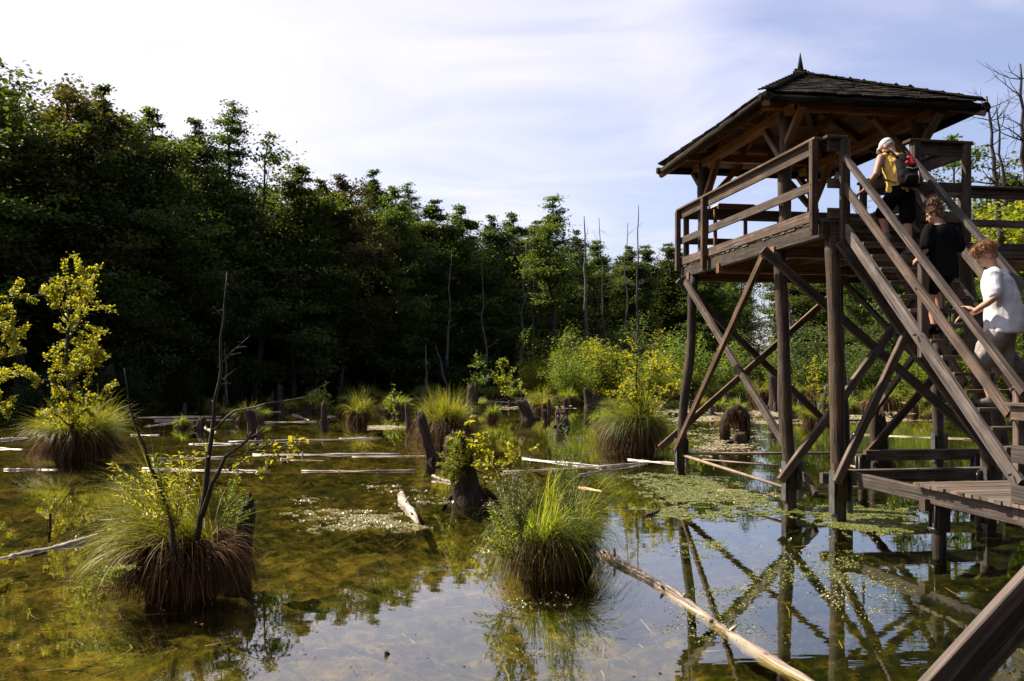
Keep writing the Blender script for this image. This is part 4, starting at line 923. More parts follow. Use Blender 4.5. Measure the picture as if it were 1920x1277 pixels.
def tussock(label, px, base, halfpx, h, ngreen, ndead, Lg, seed, lean=0.0, leanw=.6, gmat=None, wid=.007, group='sedge tussocks in the pond', green_el=(.5, 1.45), gd=1.5, deadw=1.0):
    rng = np.random.default_rng(seed); p = WP(px, base); d0 = p.y; r = halfpx/F*d0; c = Vector((px-960, F, 0))*((d0+r*1.2)/F); c.z = 0
    t = empty('sedge_tussock', c, 0, label, 'grass tussock', group); n = 22; mb = MB(); rings = 9
    for i in range(rings):
        f = i/(rings-1); z = -.35+(h+.35)*f; rr = r*(.80-.10*math.cos(f*5)-.20*f**3)*(0.35 if i == rings-1 else 1)
        for k in range(n):
            a = 2*math.pi*k/n; q = Vector((math.cos(a), math.sin(a), f*2)); nn = mnoise.noise(q*1.6+Vector((seed, 0, 0)))*.22+mnoise.noise(q*5+Vector((0, seed, 0)))*.10
            mb.v.append(Vector((math.cos(a)*rr*(1+nn), math.sin(a)*rr*(1+nn), z+(.06*nn*r if i == rings-1 else 0))))
    for i in range(rings-1):
        for k in range(n):
            k2 = (k+1) % n; mb.face((i*n+k, i*n+k2, (i+1)*n+k2, (i+1)*n+k), [(0, 0)]*4, True)
    mb.face(tuple((rings-1)*n+k for k in range(n)), [(0, 0)]*n)
    mb.build('root_mass', M_PEAT, t)
    az = rng.uniform(0, 2*np.pi, ndead); rad = r*rng.uniform(.45, .95, ndead)
    st = np.stack([np.cos(az)*rad, np.sin(az)*rad, h*rng.uniform(.55, 1.05, ndead)], -1)
    ndt = max(16, ndead//55); dk_ = rng.integers(0, ndt, ndead); da = rng.uniform(0, 6.28, ndt); dz = rng.uniform(.45, 1.05, ndt); dr = rng.uniform(.55, .98, ndt); mk = rng.uniform(0, 1, ndead) < .75
    az = np.where(mk, da[dk_]+rng.normal(size=ndead)*.13, az); rad = np.where(mk, r*dr[dk_]*rng.uniform(.9, 1.05, ndead), rad)
    st = np.stack([np.cos(az)*rad, np.sin(az)*rad, np.where(mk, h*dz[dk_]+rng.normal(size=ndead)*.03, st[:, 2])], -1); az = az+np.where(mk, rng.normal(size=ndt)[dk_]*.5, 0)
    S = blades(rng, st, az+rng.normal(size=ndead)*.45, rng.uniform(-.4, .9, ndead), h*rng.uniform(.9, 1.9, ndead)*deadw, rng.uniform(2.2, 5, ndead), rng.uniform(.6, 1.2, ndead)*wid*1.1)
    link_mesh('dead_grass', strips_mesh('dead_grass', S, M_DEAD), t, 'stuff')
    az = rng.uniform(0, 2*np.pi, ngreen); rad = r*.8*np.sqrt(rng.uniform(0, 1, ngreen)); x = np.cos(az)*rad; y = np.sin(az)*rad
    out_ = np.arctan2(y+rng.normal(size=ngreen)*r*.35, x+rng.normal(size=ngreen)*r*.35+lean*r)
    st = np.stack([x, y, h*(.92+.1*rng.uniform(0, 1, ngreen))-(rad/r)**2*h*.2], -1); el = rng.uniform(*green_el, ngreen)
    nt_ = max(14, ngreen//70); tk = rng.integers(0, nt_, ngreen); ta = rng.uniform(0, 6.28, nt_); tr_ = r*.8*np.sqrt(rng.uniform(0, 1, nt_)); te = rng.uniform(*green_el, nt_); tl = rng.uniform(.6, 1.25, nt_)
    mixk = rng.uniform(0, 1, ngreen) < .8
    cx_ = (np.cos(ta)*tr_)[tk]+rng.normal(size=ngreen)*r*.10; cy_ = (np.sin(ta)*tr_)[tk]+rng.normal(size=ngreen)*r*.10
    st[mixk, 0] = cx_[mixk]; st[mixk, 1] = cy_[mixk]; oa = np.arctan2(np.sin(ta)*tr_+rng.normal(size=nt_)*r*.25, np.cos(ta)*tr_+rng.normal(size=nt_)*r*.25+lean*r)
    out_[mixk] = (oa[tk]+rng.normal(size=ngreen)*.30)[mixk]; el[mixk] = np.clip(te[tk]+rng.normal(size=ngreen)*.22, -.1, 1.5)[mixk]
    Ls = Lg*rng.uniform(.45, 1.15, ngreen)*np.where(mixk, tl[tk], 1)
    S = blades(rng, st, out_, el, Ls, rng.uniform(.6, 1.5, ngreen)*gd, rng.uniform(.6, 1.2, ngreen)*wid)
    link_mesh('green_grass', strips_mesh('green_grass', S, gmat or M_GRASS), t, 'stuff'); return t
tussock('nearest large sedge tussock at the lower left with a brown skirt of dead blades', 338, 1124, 82, .55, 1700, 2400, 1.15, 61, lean=-1.15, gmat=M_GRASSY, wid=.009, gd=1.45, green_el=(.25, 1.4))
tussock('nearest round sedge tussock at the centre with long arching green blades', 1040, 1088, 82, .40, 1400, 1500, 1.2, 62, lean=.5, wid=.0085, gd=2.2, green_el=(.3, 1.5))
tussock('large overgrown tussock at the left under the golden sapling', 152, 862, 66, .65, 2600, 1800, 1.15, 63, lean=.35, gmat=M_GRASSY, wid=.014, gd=1.3)
tussock('tussock with upright yellow-green grass behind the leaning snag at the centre', 835, 835, 42, .75, 2200, 1600, .95, 64, gmat=M_GRASSY, wid=.014, gd=1.2, green_el=(.7, 1.5))
tussock('big tussock with grass spilling left, left of the farthest front stilt', 1190, 847, 45, .8, 2600, 1900, 1.35, 65, lean=-.5, wid=.014, gd=2.0)
for lab, px, base, hp, h, L_, sd_, gm in [
    ('small yellow-green tussock left of the dark stump, left of centre', 462, 793, 20, .35, .7, 66, M_GRASSY), ('small bright tussock behind the upright stub, left of centre', 590, 768, 18, .5, .8, 67, M_GRASSY),
    ('tiny grass tuft on the water beside a black stump, left', 343, 803, 7, .15, .4, 68, M_GRASS), ('small leafy tussock left of the central group of stumps', 735, 776, 16, .4, .6, 69, M_GRASSY),
    ('broad tussock with brown skirt at the far edge, below the bright bushes', 1075, 748, 34, 1.0, 1.4, 70, M_GRASS), ('far green tussock right of the pale stump pair', 1140, 750, 30, .8, 1.6, 71, M_GRASS),
    ('far green tussock left of the lime bush', 1030, 748, 26, .6, 1.5, 72, M_GRASS), ('grassy tuft on the arched stump under the tower', 1382, 800, 14, .75, .6, 73, M_GRASS),
    ('dark-skirted tussock seen through the braces under the tower', 1652, 772, 26, .75, .9, 74, M_GRASS), ('far tussock between the two nearest stilts', 1420, 752, 20, .7, .9, 75, M_GRASSY),
    ('far tussock just left of the nearest stilt', 1530, 748, 18, .6, .9, 76, M_GRASSY), ('sunlit tussock at the foot of the left bank', 235, 768, 26, .6, 1.3, 77, M_GRASSY), ('shaded tussock on the left bank below the dead stem', 310, 758, 20, .5, 1.2, 78, M_GRASS),
    ('far tussock behind the stump with a sapling', 935, 748, 16, .5, .9, 79, M_GRASSY), ('low tussock at the central far edge', 800, 746, 18, .4, .9, 80, M_GRASS), ('far tussock in the shade left of centre', 660, 748, 18, .4, 1.0, 81, M_GRASS),
    ('far tussock in the left bay of the stilts', 1330, 750, 22, .6, 1.0, 82, M_GRASSY), ('far tussock behind the stair treads', 1760, 752, 24, .6, 1.0, 83, M_GRASS)]:
    d0 = H_EYE*F/(base-HZ); tussock(lab, px, base, hp, h, 650, 520, L_, sd_, gmat=gm, wid=.0011*d0/2+.006, gd=1.6)
# many small tussocks, stubs and shoots out in the marsh
PT = [tussock('small sedge tussock', 900+40*k, 760, 12, .45, 520, 380, .85, 400+k, gmat=(M_GRASSY, M_GRASS)[k % 2], wid=.028, gd=1.5) for k in range(4)]
mlab = 'small sunlit sedge tussock scattered in the marsh from the centre to behind the tower'
first = True; rk = random.Random(9); spots = []
while len(spots) < 78:
    px = rk.uniform(640, 1900) if len(spots) < 56 else rk.uniform(260, 1010); y = rk.choice([rk.uniform(738, 752), rk.uniform(742, 775), rk.uniform(738, 800)]); q = WP(px, y)
    if float(shore_dist(np.array([q.x]), np.array([q.y]))[0]) > 0 or (px < 1000 and y > 800 and len(spots) < 56) or any((q-a).length < 1.6 for a in spots): continue
    spots.append(q)
for k, q in enumerate(spots):
    o = PT[k] if k < 4 else copy_tree(PT[k % 4]); o.location = q; o.rotation_euler.z = rk.uniform(0, 6.28); z = rk.uniform(.55, 1.2)*(1 if q.y < 60 else 1.1)*(1 if k < 56 else .55); o.scale = (z, z, z*rk.uniform(.7, 1.25))
    o['label'] = mlab if k < 56 else 'very small grass tussock standing in the open water between the logs and the far shore'; o['group'] = 'small tussocks scattered in the marsh' if k < 56 else 'tiny tussocks in the open water'
# sedge and reed cover on the marshy far shore
def reed_stuff(name, n, pxr, dr, sdr, L_, mat, seed):
    rng = np.random.default_rng(seed); px = rng.uniform(*pxr, n*4); d = rng.uniform(*dr, n*4); x = (px-960)/F*d; q = shore_dist(x, d); k = (q > sdr[0]) & (q < sdr[1]) & (vnoise(x, d, .45, seed) > .42)
    x, d = x[k][:n], d[k][:n]; m = len(x); z = np.array([max(0, ground_z(a, b_)) for a, b_ in zip(x, d)])
    S = blades(rng, np.stack([x, d, z], -1), rng.uniform(0, 6.28, m), rng.uniform(.7, 1.5, m), L_*rng.uniform(.4, 1.2, m), rng.uniform(.5, 1.8, m), np.full(m, .04), M=5)
    link_mesh(name, strips_mesh(name, S, mat), None, 'stuff')
reed_stuff('marsh_sedge', 14000, (1000, 2000), (60, 120), (-7, 4), .7, M_GRASSY, 91)
reed_stuff('bank_sedge', 9000, (-100, 1050), (42, 80), (-2.5, 3), .9, M_GRASS, 92)

# ------------------------------------------------------------------ leafy herbs
def herb(name, label, stems, leaf, mat, seed, pairs=True, cat='wild plant', group=None, step=.035, up=.3, flowers=None, sr=.004, jit=.25):
    """stems: list of world polylines; leaves in pairs along the upper part"""
    rng = np.random.default_rng(seed); base = Vector(stems[0][0]); t = empty(name, base, 0, label, cat, group); mb = MB(); P = []; Dv = []; FL = []
    for i, poly in enumerate(stems):
        poly = [np.array(p)-np.array(base) for p in poly]; fine = []
        for a, b_ in zip(poly[:-1], poly[1:]):
            for f in (0, .33, .66): fine.append(a+(b_-a)*f)
        fine.append(poly[-1]); mb.tube(fine, [sr*(1-.7*j/(len(fine)-1)) for j in range(len(fine))], 4, seed=i)
        L_ = sum(np.linalg.norm(fine[j+1]-fine[j]) for j in range(len(fine)-1)); n = int(L_/step); ph = rng.uniform(0, 3.1)
        for j in range(int(n*.12), n+1):
            f = j/n*(len(fine)-1)*.999; q = fine[int(f)]+(fine[int(f)+1]-fine[int(f)])*(f-int(f)); dm = unit(fine[int(f)+1]-fine[int(f)])
            for s in (0, math.pi):
                a = ph+j*1.571+s; sd_ = np.array([math.cos(a), math.sin(a), 0]); sd_ = sd_-dm*sd_.dot(dm)
                P.append(q); Dv.append(sd_+dm*.65)
        FL.append(fine[-1])
    mb.build('stems', M_STEMG, t)
    P = np.array(P); Dv = unit(np.array(Dv)+rng.normal(size=(len(P), 3))*jit); s = (leaf*rng.uniform(.6, 1.15, len(P)))[:, None]
    side = unit(np.cross(Dv, np.array([0, 0, 1.0]))+rng.normal(size=(len(P), 3))*.15); nrm = np.cross(side, Dv)
    Q = np.stack([P, P+Dv*s*.4+side*s*.16+nrm*s*.04, P+Dv*s-nrm*s*.12, P+Dv*s*.4-side*s*.16+nrm*s*.04], 1)
    link_mesh('foliage', quads_mesh('foliage', Q, mat), t)
    if flowers:
        FP = np.concatenate([np.array(f)+rng.normal(size=(26, 3))*np.array([.035, .035, .014]) for f in FL[:flowers]]); link_mesh('flowers', quads_mesh('flowers', leaf_quads(FP, .016, rng, up=1, aspect=1), M_FLOWER), t, 'stuff')
    return t
M_STEMG = cloth('green_stem', (.12, .11, .03), rough=.6)
def fan(px0, y0, tips, D, seed, bend=.25):
    rng = np.random.default_rng(seed); o_ = []
    tips = list(tips)+[(x+rng.uniform(-14, 14), y+rng.uniform(-10, 26)) for x, y in tips]
    for (x, y) in tips:
        dd = D+rng.uniform(-.25, .25); b_ = W(px0+rng.uniform(-18, 18), y0+rng.uniform(-8, 8), dd); e = W(x, y, dd+rng.uniform(-.15, .15)); m_ = b_.lerp(e, .55)+Vector((0, 0, (e-b_).length*bend*.3)); o_.append([b_, m_, e])
    return o_
rng0 = np.random.default_rng(3)
herb('loosestrife', 'yellow-green upright loosestrife stems with pointed paired leaves on the nearest left tussock', fan(318, 985, [(208, 872), (232, 905), (290, 855), (262, 880), (318, 865), (338, 850), (300, 900), (352, 872), (372, 862), (330, 905), (285, 925), (250, 940), (345, 920), (365, 905)], 8.5, 1), .08, M_YEL, 1)
herb('loosestrife', 'drooping leafy stems trailing to the water on the left of the nearest tussock', fan(250, 1060, [(150, 1105), (175, 1095), (120, 1150), (205, 1090), (190, 1120)], 8.3, 2, bend=.5), .075, M_LIME, 2, jit=.4)
herb('water_mint', 'small-leaved green shoots on the right shoulder of the nearest left tussock', fan(425, 985, [(470, 935), (455, 915), (440, 925), (468, 960), (430, 900), (410, 915), (450, 950), (474, 985), (445, 890), (460, 972), (420, 940), (435, 955)], 8.45, 3), .045, M_BUSH, 3, step=.02)
herb('water_mint', 'mixed brownish herbs and stems on the left side of the central near tussock', fan(962, 1010, [(925, 905), (940, 890), (952, 930), (960, 885), (975, 900), (918, 945), (935, 960), (985, 920), (990, 880), (925, 985), (945, 1000), (1000, 940), (970, 960), (1005, 905), (912, 1005)], 9.25, 4), .075, M_HERB, 4, flowers=8, step=.024)
herb('water_mint', 'green leafy shoots low on the left side of the central near tussock', fan(950, 1045, [(920, 960), (930, 985), (945, 940), (958, 965), (912, 1000), (925, 1025), (940, 1010), (965, 990), (900, 1030)], 9.1, 14), .07, M_LIME, 14, step=.024)
herb('hemp_agrimony', 'tall thin flowering herb rising above the central near tussock', fan(1062, 960, [(1054, 782), (1085, 820), (1040, 815), (1070, 870), (1100, 850), (1030, 880), (1048, 850)], 9.9, 5, bend=.1), .06, M_HERB, 5, flowers=6, step=.03)
herb('water_mint', 'bushy yellow-green small-leaved herb hanging on the left of the snapped dark stump', fan(850, 875, [(822, 868), (828, 850), (836, 835), (845, 822), (855, 830), (862, 845), (830, 885), (842, 895), (860, 880), (868, 865), (875, 850), (852, 860), (838, 860), (848, 890), (870, 890), (858, 812)], 14.9, 6), .085, M_LIME, 6, step=.024)
b_ = W(888, 880, 15.4)
sapling('sapling', 'young alder with round bright yellow leaves on the snapped dark stump', b_, [([b_, W(900, 850, 15.4), W(880, 818, 15.3), W(868, 802, 15.3)], 9, .012), ([b_, W(905, 855, 15.1), W(915, 825, 15.1)], 9, .01), ([b_, W(895, 862, 15), W(870, 835, 15)], 7, .01), ([b_, W(930, 895, 15), W(925, 870, 15)], 6, .01)], M_YEL, .095, 18, 31, .012, twig=.30)
b_ = W(938, 900, 13.2)
sapling('sapling', 'forked twig with round yellow leaves left of the tall flowering herb', b_, [([W(942, 925, 13.2), W(938, 890, 13.2), W(925, 868, 13.1), W(905, 850, 13.0)], 7, .016), ([W(938, 890, 13.2), W(955, 865, 13.2), W(975, 832, 13.1)], 9, .011), ([W(948, 875, 13.2), W(970, 855, 13.3), W(985, 845, 13.3)], 5, .007), ([W(930, 878, 13.2), W(912, 872, 13.2)], 5, .007)], M_YEL, .07, 10, 32, .016, twig=.2)
# sapling on the right tussock (d 24)
b_ = W(1197, 815, 24.4); D = 24.4
sapling('sapling', 'yellow-leaved multi-stemmed sapling on the big tussock left of the tower', b_, [([b_, W(1194, 755, D), W(1192, 705, D), W(1197, 655, D)], 13, .05), ([b_, W(1204, 760, D), W(1203, 720, D), W(1180, 690, D)], 9, .04), ([b_, W(1215, 770, D+.4), W(1217, 700, D+.4), W(1240, 665, D+.4)], 16, .035),
        ([W(1217, 740, D+.4), W(1245, 740, D+.6), W(1270, 730, D+.7)], 14, .02), ([W(1200, 780, D), W(1175, 745, D-.3), W(1170, 730, D-.3)], 9, .02), ([W(1212, 790, D), W(1225, 775, D-.4), W(1215, 765, D-.4)], 8, .02), ([W(1217, 700, D+.4), W(1250, 690, D+.4), W(1262, 680, D)], 10, .016)], M_YEL, .072, 50, 33, .05, twig=.45)
for px, y0, y1, d, lab, mt, n_, sd_ in [(893, 745, 672, 52, 'sapling growing from the pale stump at the centre of the far water', M_BUSH, 26, 41), (945, 745, 668, 56, 'bright sapling right of the pale stump with a sapling', M_LIME, 26, 42), (960, 752, 712, 44, 'low yellow-green sapling beside the leaning brown stump', M_LIME, 20, 43), (1195, 775, 725, 33, 'leafy shoot behind the yellow-leaved sapling', M_LIME, 16, 44), (735, 775, 740, 41, 'small leafy shoot on the tussock left of the central stumps', M_LIME, 14, 45), (605, 772, 730, 43, 'small bright shoots by the upright stub left of centre', M_LIME, 16, 46)]:
    b_ = W(px, y0, d); s_ = d/F
    sapling('sapling', lab, b_, [([b_, W(px-2, (y0+y1)/2, d), W(px+3, y1, d)], n_, .03), ([W(px, y0-8, d), W(px+16, (y0*.4+y1*.6), d+.4)], n_//2, .02), ([W(px, y0-8, d), W(px-14, (y0*.45+y1*.55), d-.4)], n_//2, .02)], mt, .003*d, 9, sd_, .03, twig=18*s_)

# ------------------------------------------------------------------ stumps and snags
def stump(label, px, base, halfpx, toppx, top, seed, mat=None, name='tree_stump', flare=1.5, jag=.25, group='dead stumps in the water', cat='stump', taper=.8):
    rng = random.Random(seed); p = WP(px, base); d = p.y; r = halfpx/F*d; t1 = W(toppx, top, d); n = 18; rings = 10; mb = MB(); c = p+Vector((0, r*.6, 0))
    L_ = (t1-p).length; t = empty(name, c, 0, label, cat, group)
    for i in range(rings):
        f = i/(rings-1); q = Vector((0, 0, -.3)).lerp(t1-p, f); q = q if i else Vector((0, 0, -.3))
        rr = r*(lrp(flare, 1.0, min(1, f*3))*lrp(1, taper, f))
        for k in range(n):
            a = 2*math.pi*k/n; nn = mnoise.noise(Vector((math.cos(a)*1.6, math.sin(a)*1.6, f*1.2+seed*3.3)))*.35+mnoise.noise(Vector((math.cos(a)*4, math.sin(a)*4, f*2+seed)))*.15
            z = 0
            if i >= rings-2: z = (mnoise.noise(Vector((math.cos(a)*2.2, math.sin(a)*2.2, seed*7.7)))+.2*rng.uniform(-1, 1))*jag*L_*(1 if i == rings-1 else .5)
            if i == rings-1: rr_ = rr*.8
            else: rr_ = rr
            mb.v.append(q+Vector((math.cos(a)*rr_*(1+nn), math.sin(a)*rr_*(1+nn), z)))
    for i in range(rings-1):
        for k in range(n):
            k2 = (k+1) % n; mb.face((i*n+k, i*n+k2, (i+1)*n+k2, (i+1)*n+k), [(0, 0)]*4, True)
    b_ = len(mb.v); mb.v.append(t1-p-Vector((0, 0, L_*jag*.9))); o_ = (rings-1)*n
    for k in range(n): mb.face((o_+k, o_+(k+1) % n, b_), [(0, 0)]*3)
    mb.build('stump', mat or M_STUMP, t)
    rb = MB()
    for k in range(5):
        a = rng.uniform(0, 6.28); e = Vector((math.cos(a), math.sin(a), 0)); rb.tube([e*r*.6+Vector((0, 0, .22*L_*rng.uniform(.3, 1))), e*r*1.5+Vector((0, 0, .04)), e*r*2.1+Vector((0, 0, -.2))], [r*.28, r*.2, r*.1], 6, jit=.15, seed=k)
    rb.build('roots', mat or M_STUMP, t); return t
for a in [('snapped dark stump with a leaning shard, overgrown by yellow alder leaves', 884, 938, 27, 852, 815, 101), ('leaning dark pointed snag right of the floating logs at the centre', 818, 866, 11, 786, 775, 102),
          ('black stump behind the right shoulder of the nearest left tussock', 438, 1070, 22, 462, 945, 103), ('dark curved stump beside the small tussock left of centre', 478, 818, 11, 464, 766, 104),
          ('upright dark stub right of the small bright tussock', 607, 794, 6, 606, 757, 105), ('thin pointed stub left of the central tussock', 768, 797, 6, 763, 757, 106),
          ('leaning forked stump left of the central group', 746, 778, 8, 738, 738, 107), ('dark stub behind the central tussock', 854, 769, 5, 853, 749, 108),
          ('pale broken stump with a sapling at the centre of the far water', 883, 770, 12, 886, 722, 109), ('leaning brown stump with grass, right of the centre', 996, 786, 13, 978, 748, 110),
          ('small leaning black stub right of the leaning brown stump', 1030, 787, 5, 1020, 768, 111), ('broken black stump with jagged rim right of centre', 1058, 801, 13, 1052, 768, 112),
          ('pale leaning stump, left of a close pair at the far edge', 1106, 764, 7, 1099, 727, 113), ('grey ridged stump, right of a close pair at the far edge', 1118, 764, 8, 1114, 737, 114),
          ('small tilted stub at the far edge in the middle', 797, 757, 6, 792, 725, 115), ('dark stub with a leafy shoot at the far edge', 833, 752, 6, 831, 727, 116),
          ('small black slanting stump by the tiny grass tuft', 367, 805, 8, 378, 782, 117), ('thick dead snag on the left bank right of the golden sapling', 207, 770, 9, 203, 688, 118),
          ('pointed grey stub in the shade below the bank, left of centre', 523, 757, 7, 524, 722, 119), ('thin grey stub at the shaded far edge', 418, 770, 5, 421, 742, 120),
          ('low arched root stump standing in the water under the tower', 1383, 832, 14, 1390, 810, 121), ('ragged reddish stump behind the braces under the stairs', 1655, 872, 17, 1648, 775, 122),
          ('dark stump between the far stilts', 1457, 765, 10, 1450, 700, 123), ('small dark stub in the left bay of the stilts', 1365, 762, 9, 1362, 735, 124), ('low stump just behind the nearest stilt at the far edge', 1550, 760, 9, 1548, 738, 125),
          ('short thin peg stub standing in the near water at the far left', 93, 979, 3, 93, 962, 126), ('dark stub on the large left tussock', 165, 850, 14, 170, 770, 127), ('shaded stub at the far left of the open water', 395, 772, 4, 394, 750, 128), ('small stub beside the shaded dead stem', 345, 772, 4, 346, 756, 129)]:
    stump(*a)
slab = 'short dark broken stub standing in the far water'
rk = random.Random(12); k = 0
while k < 48:
    px = rk.uniform(330, 1850); y = rk.uniform(739, 780); q = WP(px, y)
    if float(shore_dist(np.array([q.x]), np.array([q.y]))[0]) > -1: continue
    hh = rk.uniform(8, 30); stump(slab, px, y, rk.uniform(2.5, 6), px+rk.uniform(-6, 6), y-hh, 500+k, group='stubs scattered in the far water', mat=rk.choice([M_STUMP, M_STUMP, M_BARKG])); k += 1
plab = 'slim bright green sapling growing in the marsh beyond the open water'
for k in range(26):
    px = rk.uniform(860, 1850); d = rk.uniform(48, 80); y0 = HZ+H_EYE*F/d; hh = rk.uniform(35, 120); s_ = d/F; b_ = W(px, y0-2, d)
    sapling('sapling', plab, b_, [([b_, W(px+rk.uniform(-5, 5), y0-hh*.5, d), W(px+rk.uniform(-8, 8), y0-hh, d)], int(8+hh*.28), .035)], rk.choice([M_LIME, M_BUSH, M_BUSH, M_BUSH, M_YEL]), .0022*d, 12, 600+k, .03, twig=(9+hh*.13)*s_, group='saplings scattered in the marsh')
# arch of roots under the tower
ar = empty('root_arch', WP(1380, 826), 0, 'hairy arch of old roots rising from the water under the tower', 'root'); mb = MB(); s_ = WP(1380, 826).y/F
mb.tube([Vector((-17*s_, .2, -.2)), Vector((-17*s_, .2, 30*s_)), Vector((-8*s_, .2, 52*s_)), Vector((4*s_, .2, 55*s_)), Vector((17*s_, .2, 42*s_)), Vector((20*s_, .2, 24*s_)), Vector((17*s_, .2, 0)), Vector((8*s_, .2, -.2))], [.13, .17, .19, .21, .18, .15, .24, .24], 14, jit=.3, seed=2); mb.build('root', M_PEAT, ar)
rng = np.random.default_rng(8); n_ = 900; f_ = rng.uniform(0, 1, n_); st = np.stack([(-17+37*f_)*s_+rng.normal(size=n_)*.06, .2+rng.normal(size=n_)*.12, (30+27*np.sin(np.pi*np.clip(f_, 0, 1)))*s_+rng.normal(size=n_)*.06], -1)
link_mesh('dead_grass', strips_mesh('dead_grass', blades(rng, st, rng.uniform(0, 6.28, n_), rng.uniform(-.6, .6, n_), rng.uniform(.15, .5, n_), rng.uniform(2, 5, n_), np.full(n_, .018)), M_DEAD), ar, 'stuff')

# ------------------------------------------------------------------ floating logs
def log(label, x0, y0, x1, y1, rpx, seed, mat=None, z0=.0, z1=.0, wob=.05, knots=3, group='dead logs lying in the water', name='log'):
    rng = random.Random(seed); p = WP(x0, y0); q = WP(x1, y1); fine_ = rpx > 8; r = rpx*(.85 if rpx > 8 else .68)/F*(p.y+q.y)/2
    p.z = r*-.15+z0; q.z = r*-.15+z1; L_ = (q-p).length; n = 34 if fine_ else 12; pts = []; rd = []; d = (q-p).normalized(); s = Vector((-d.y, d.x, 0)); ph = rng.uniform(0, 6)
    for i in range(n+1):
        f = i/n; pts.append(p.lerp(q, f)-p+s*(math.sin(f*4+ph)*wob*L_*.25*math.sin(math.pi*f))+Vector((0, 0, math.sin(f*6+ph)*r*.25))); rd.append(r*(1-.25*f)*(1+.13*math.sin(f*17+ph)+.08*rng.uniform(-1, 1)))
    t = empty(name, p, 0, label, 'log', group); mb = MB(); mb.tube(pts, rd, 12, jit=.16, seed=seed); mb.build('trunk', mat or M_LOG, t)
    for k in range(knots):
        i = rng.randint(1, n-1); a = rng.uniform(-.9, .9); e = (s*math.sin(a)+Vector((0, 0, math.cos(a)))); mb = MB(); mb.tube([pts[i], pts[i]+e*rd[i]*1.25, pts[i]+e*rd[i]*rng.uniform(1.5, 2.3)+d*r*.4], [r*.34, r*.26, r*.16], 7, jit=.15, seed=k); mb.build('branch_stub', mat or M_LOG, t)
    return t
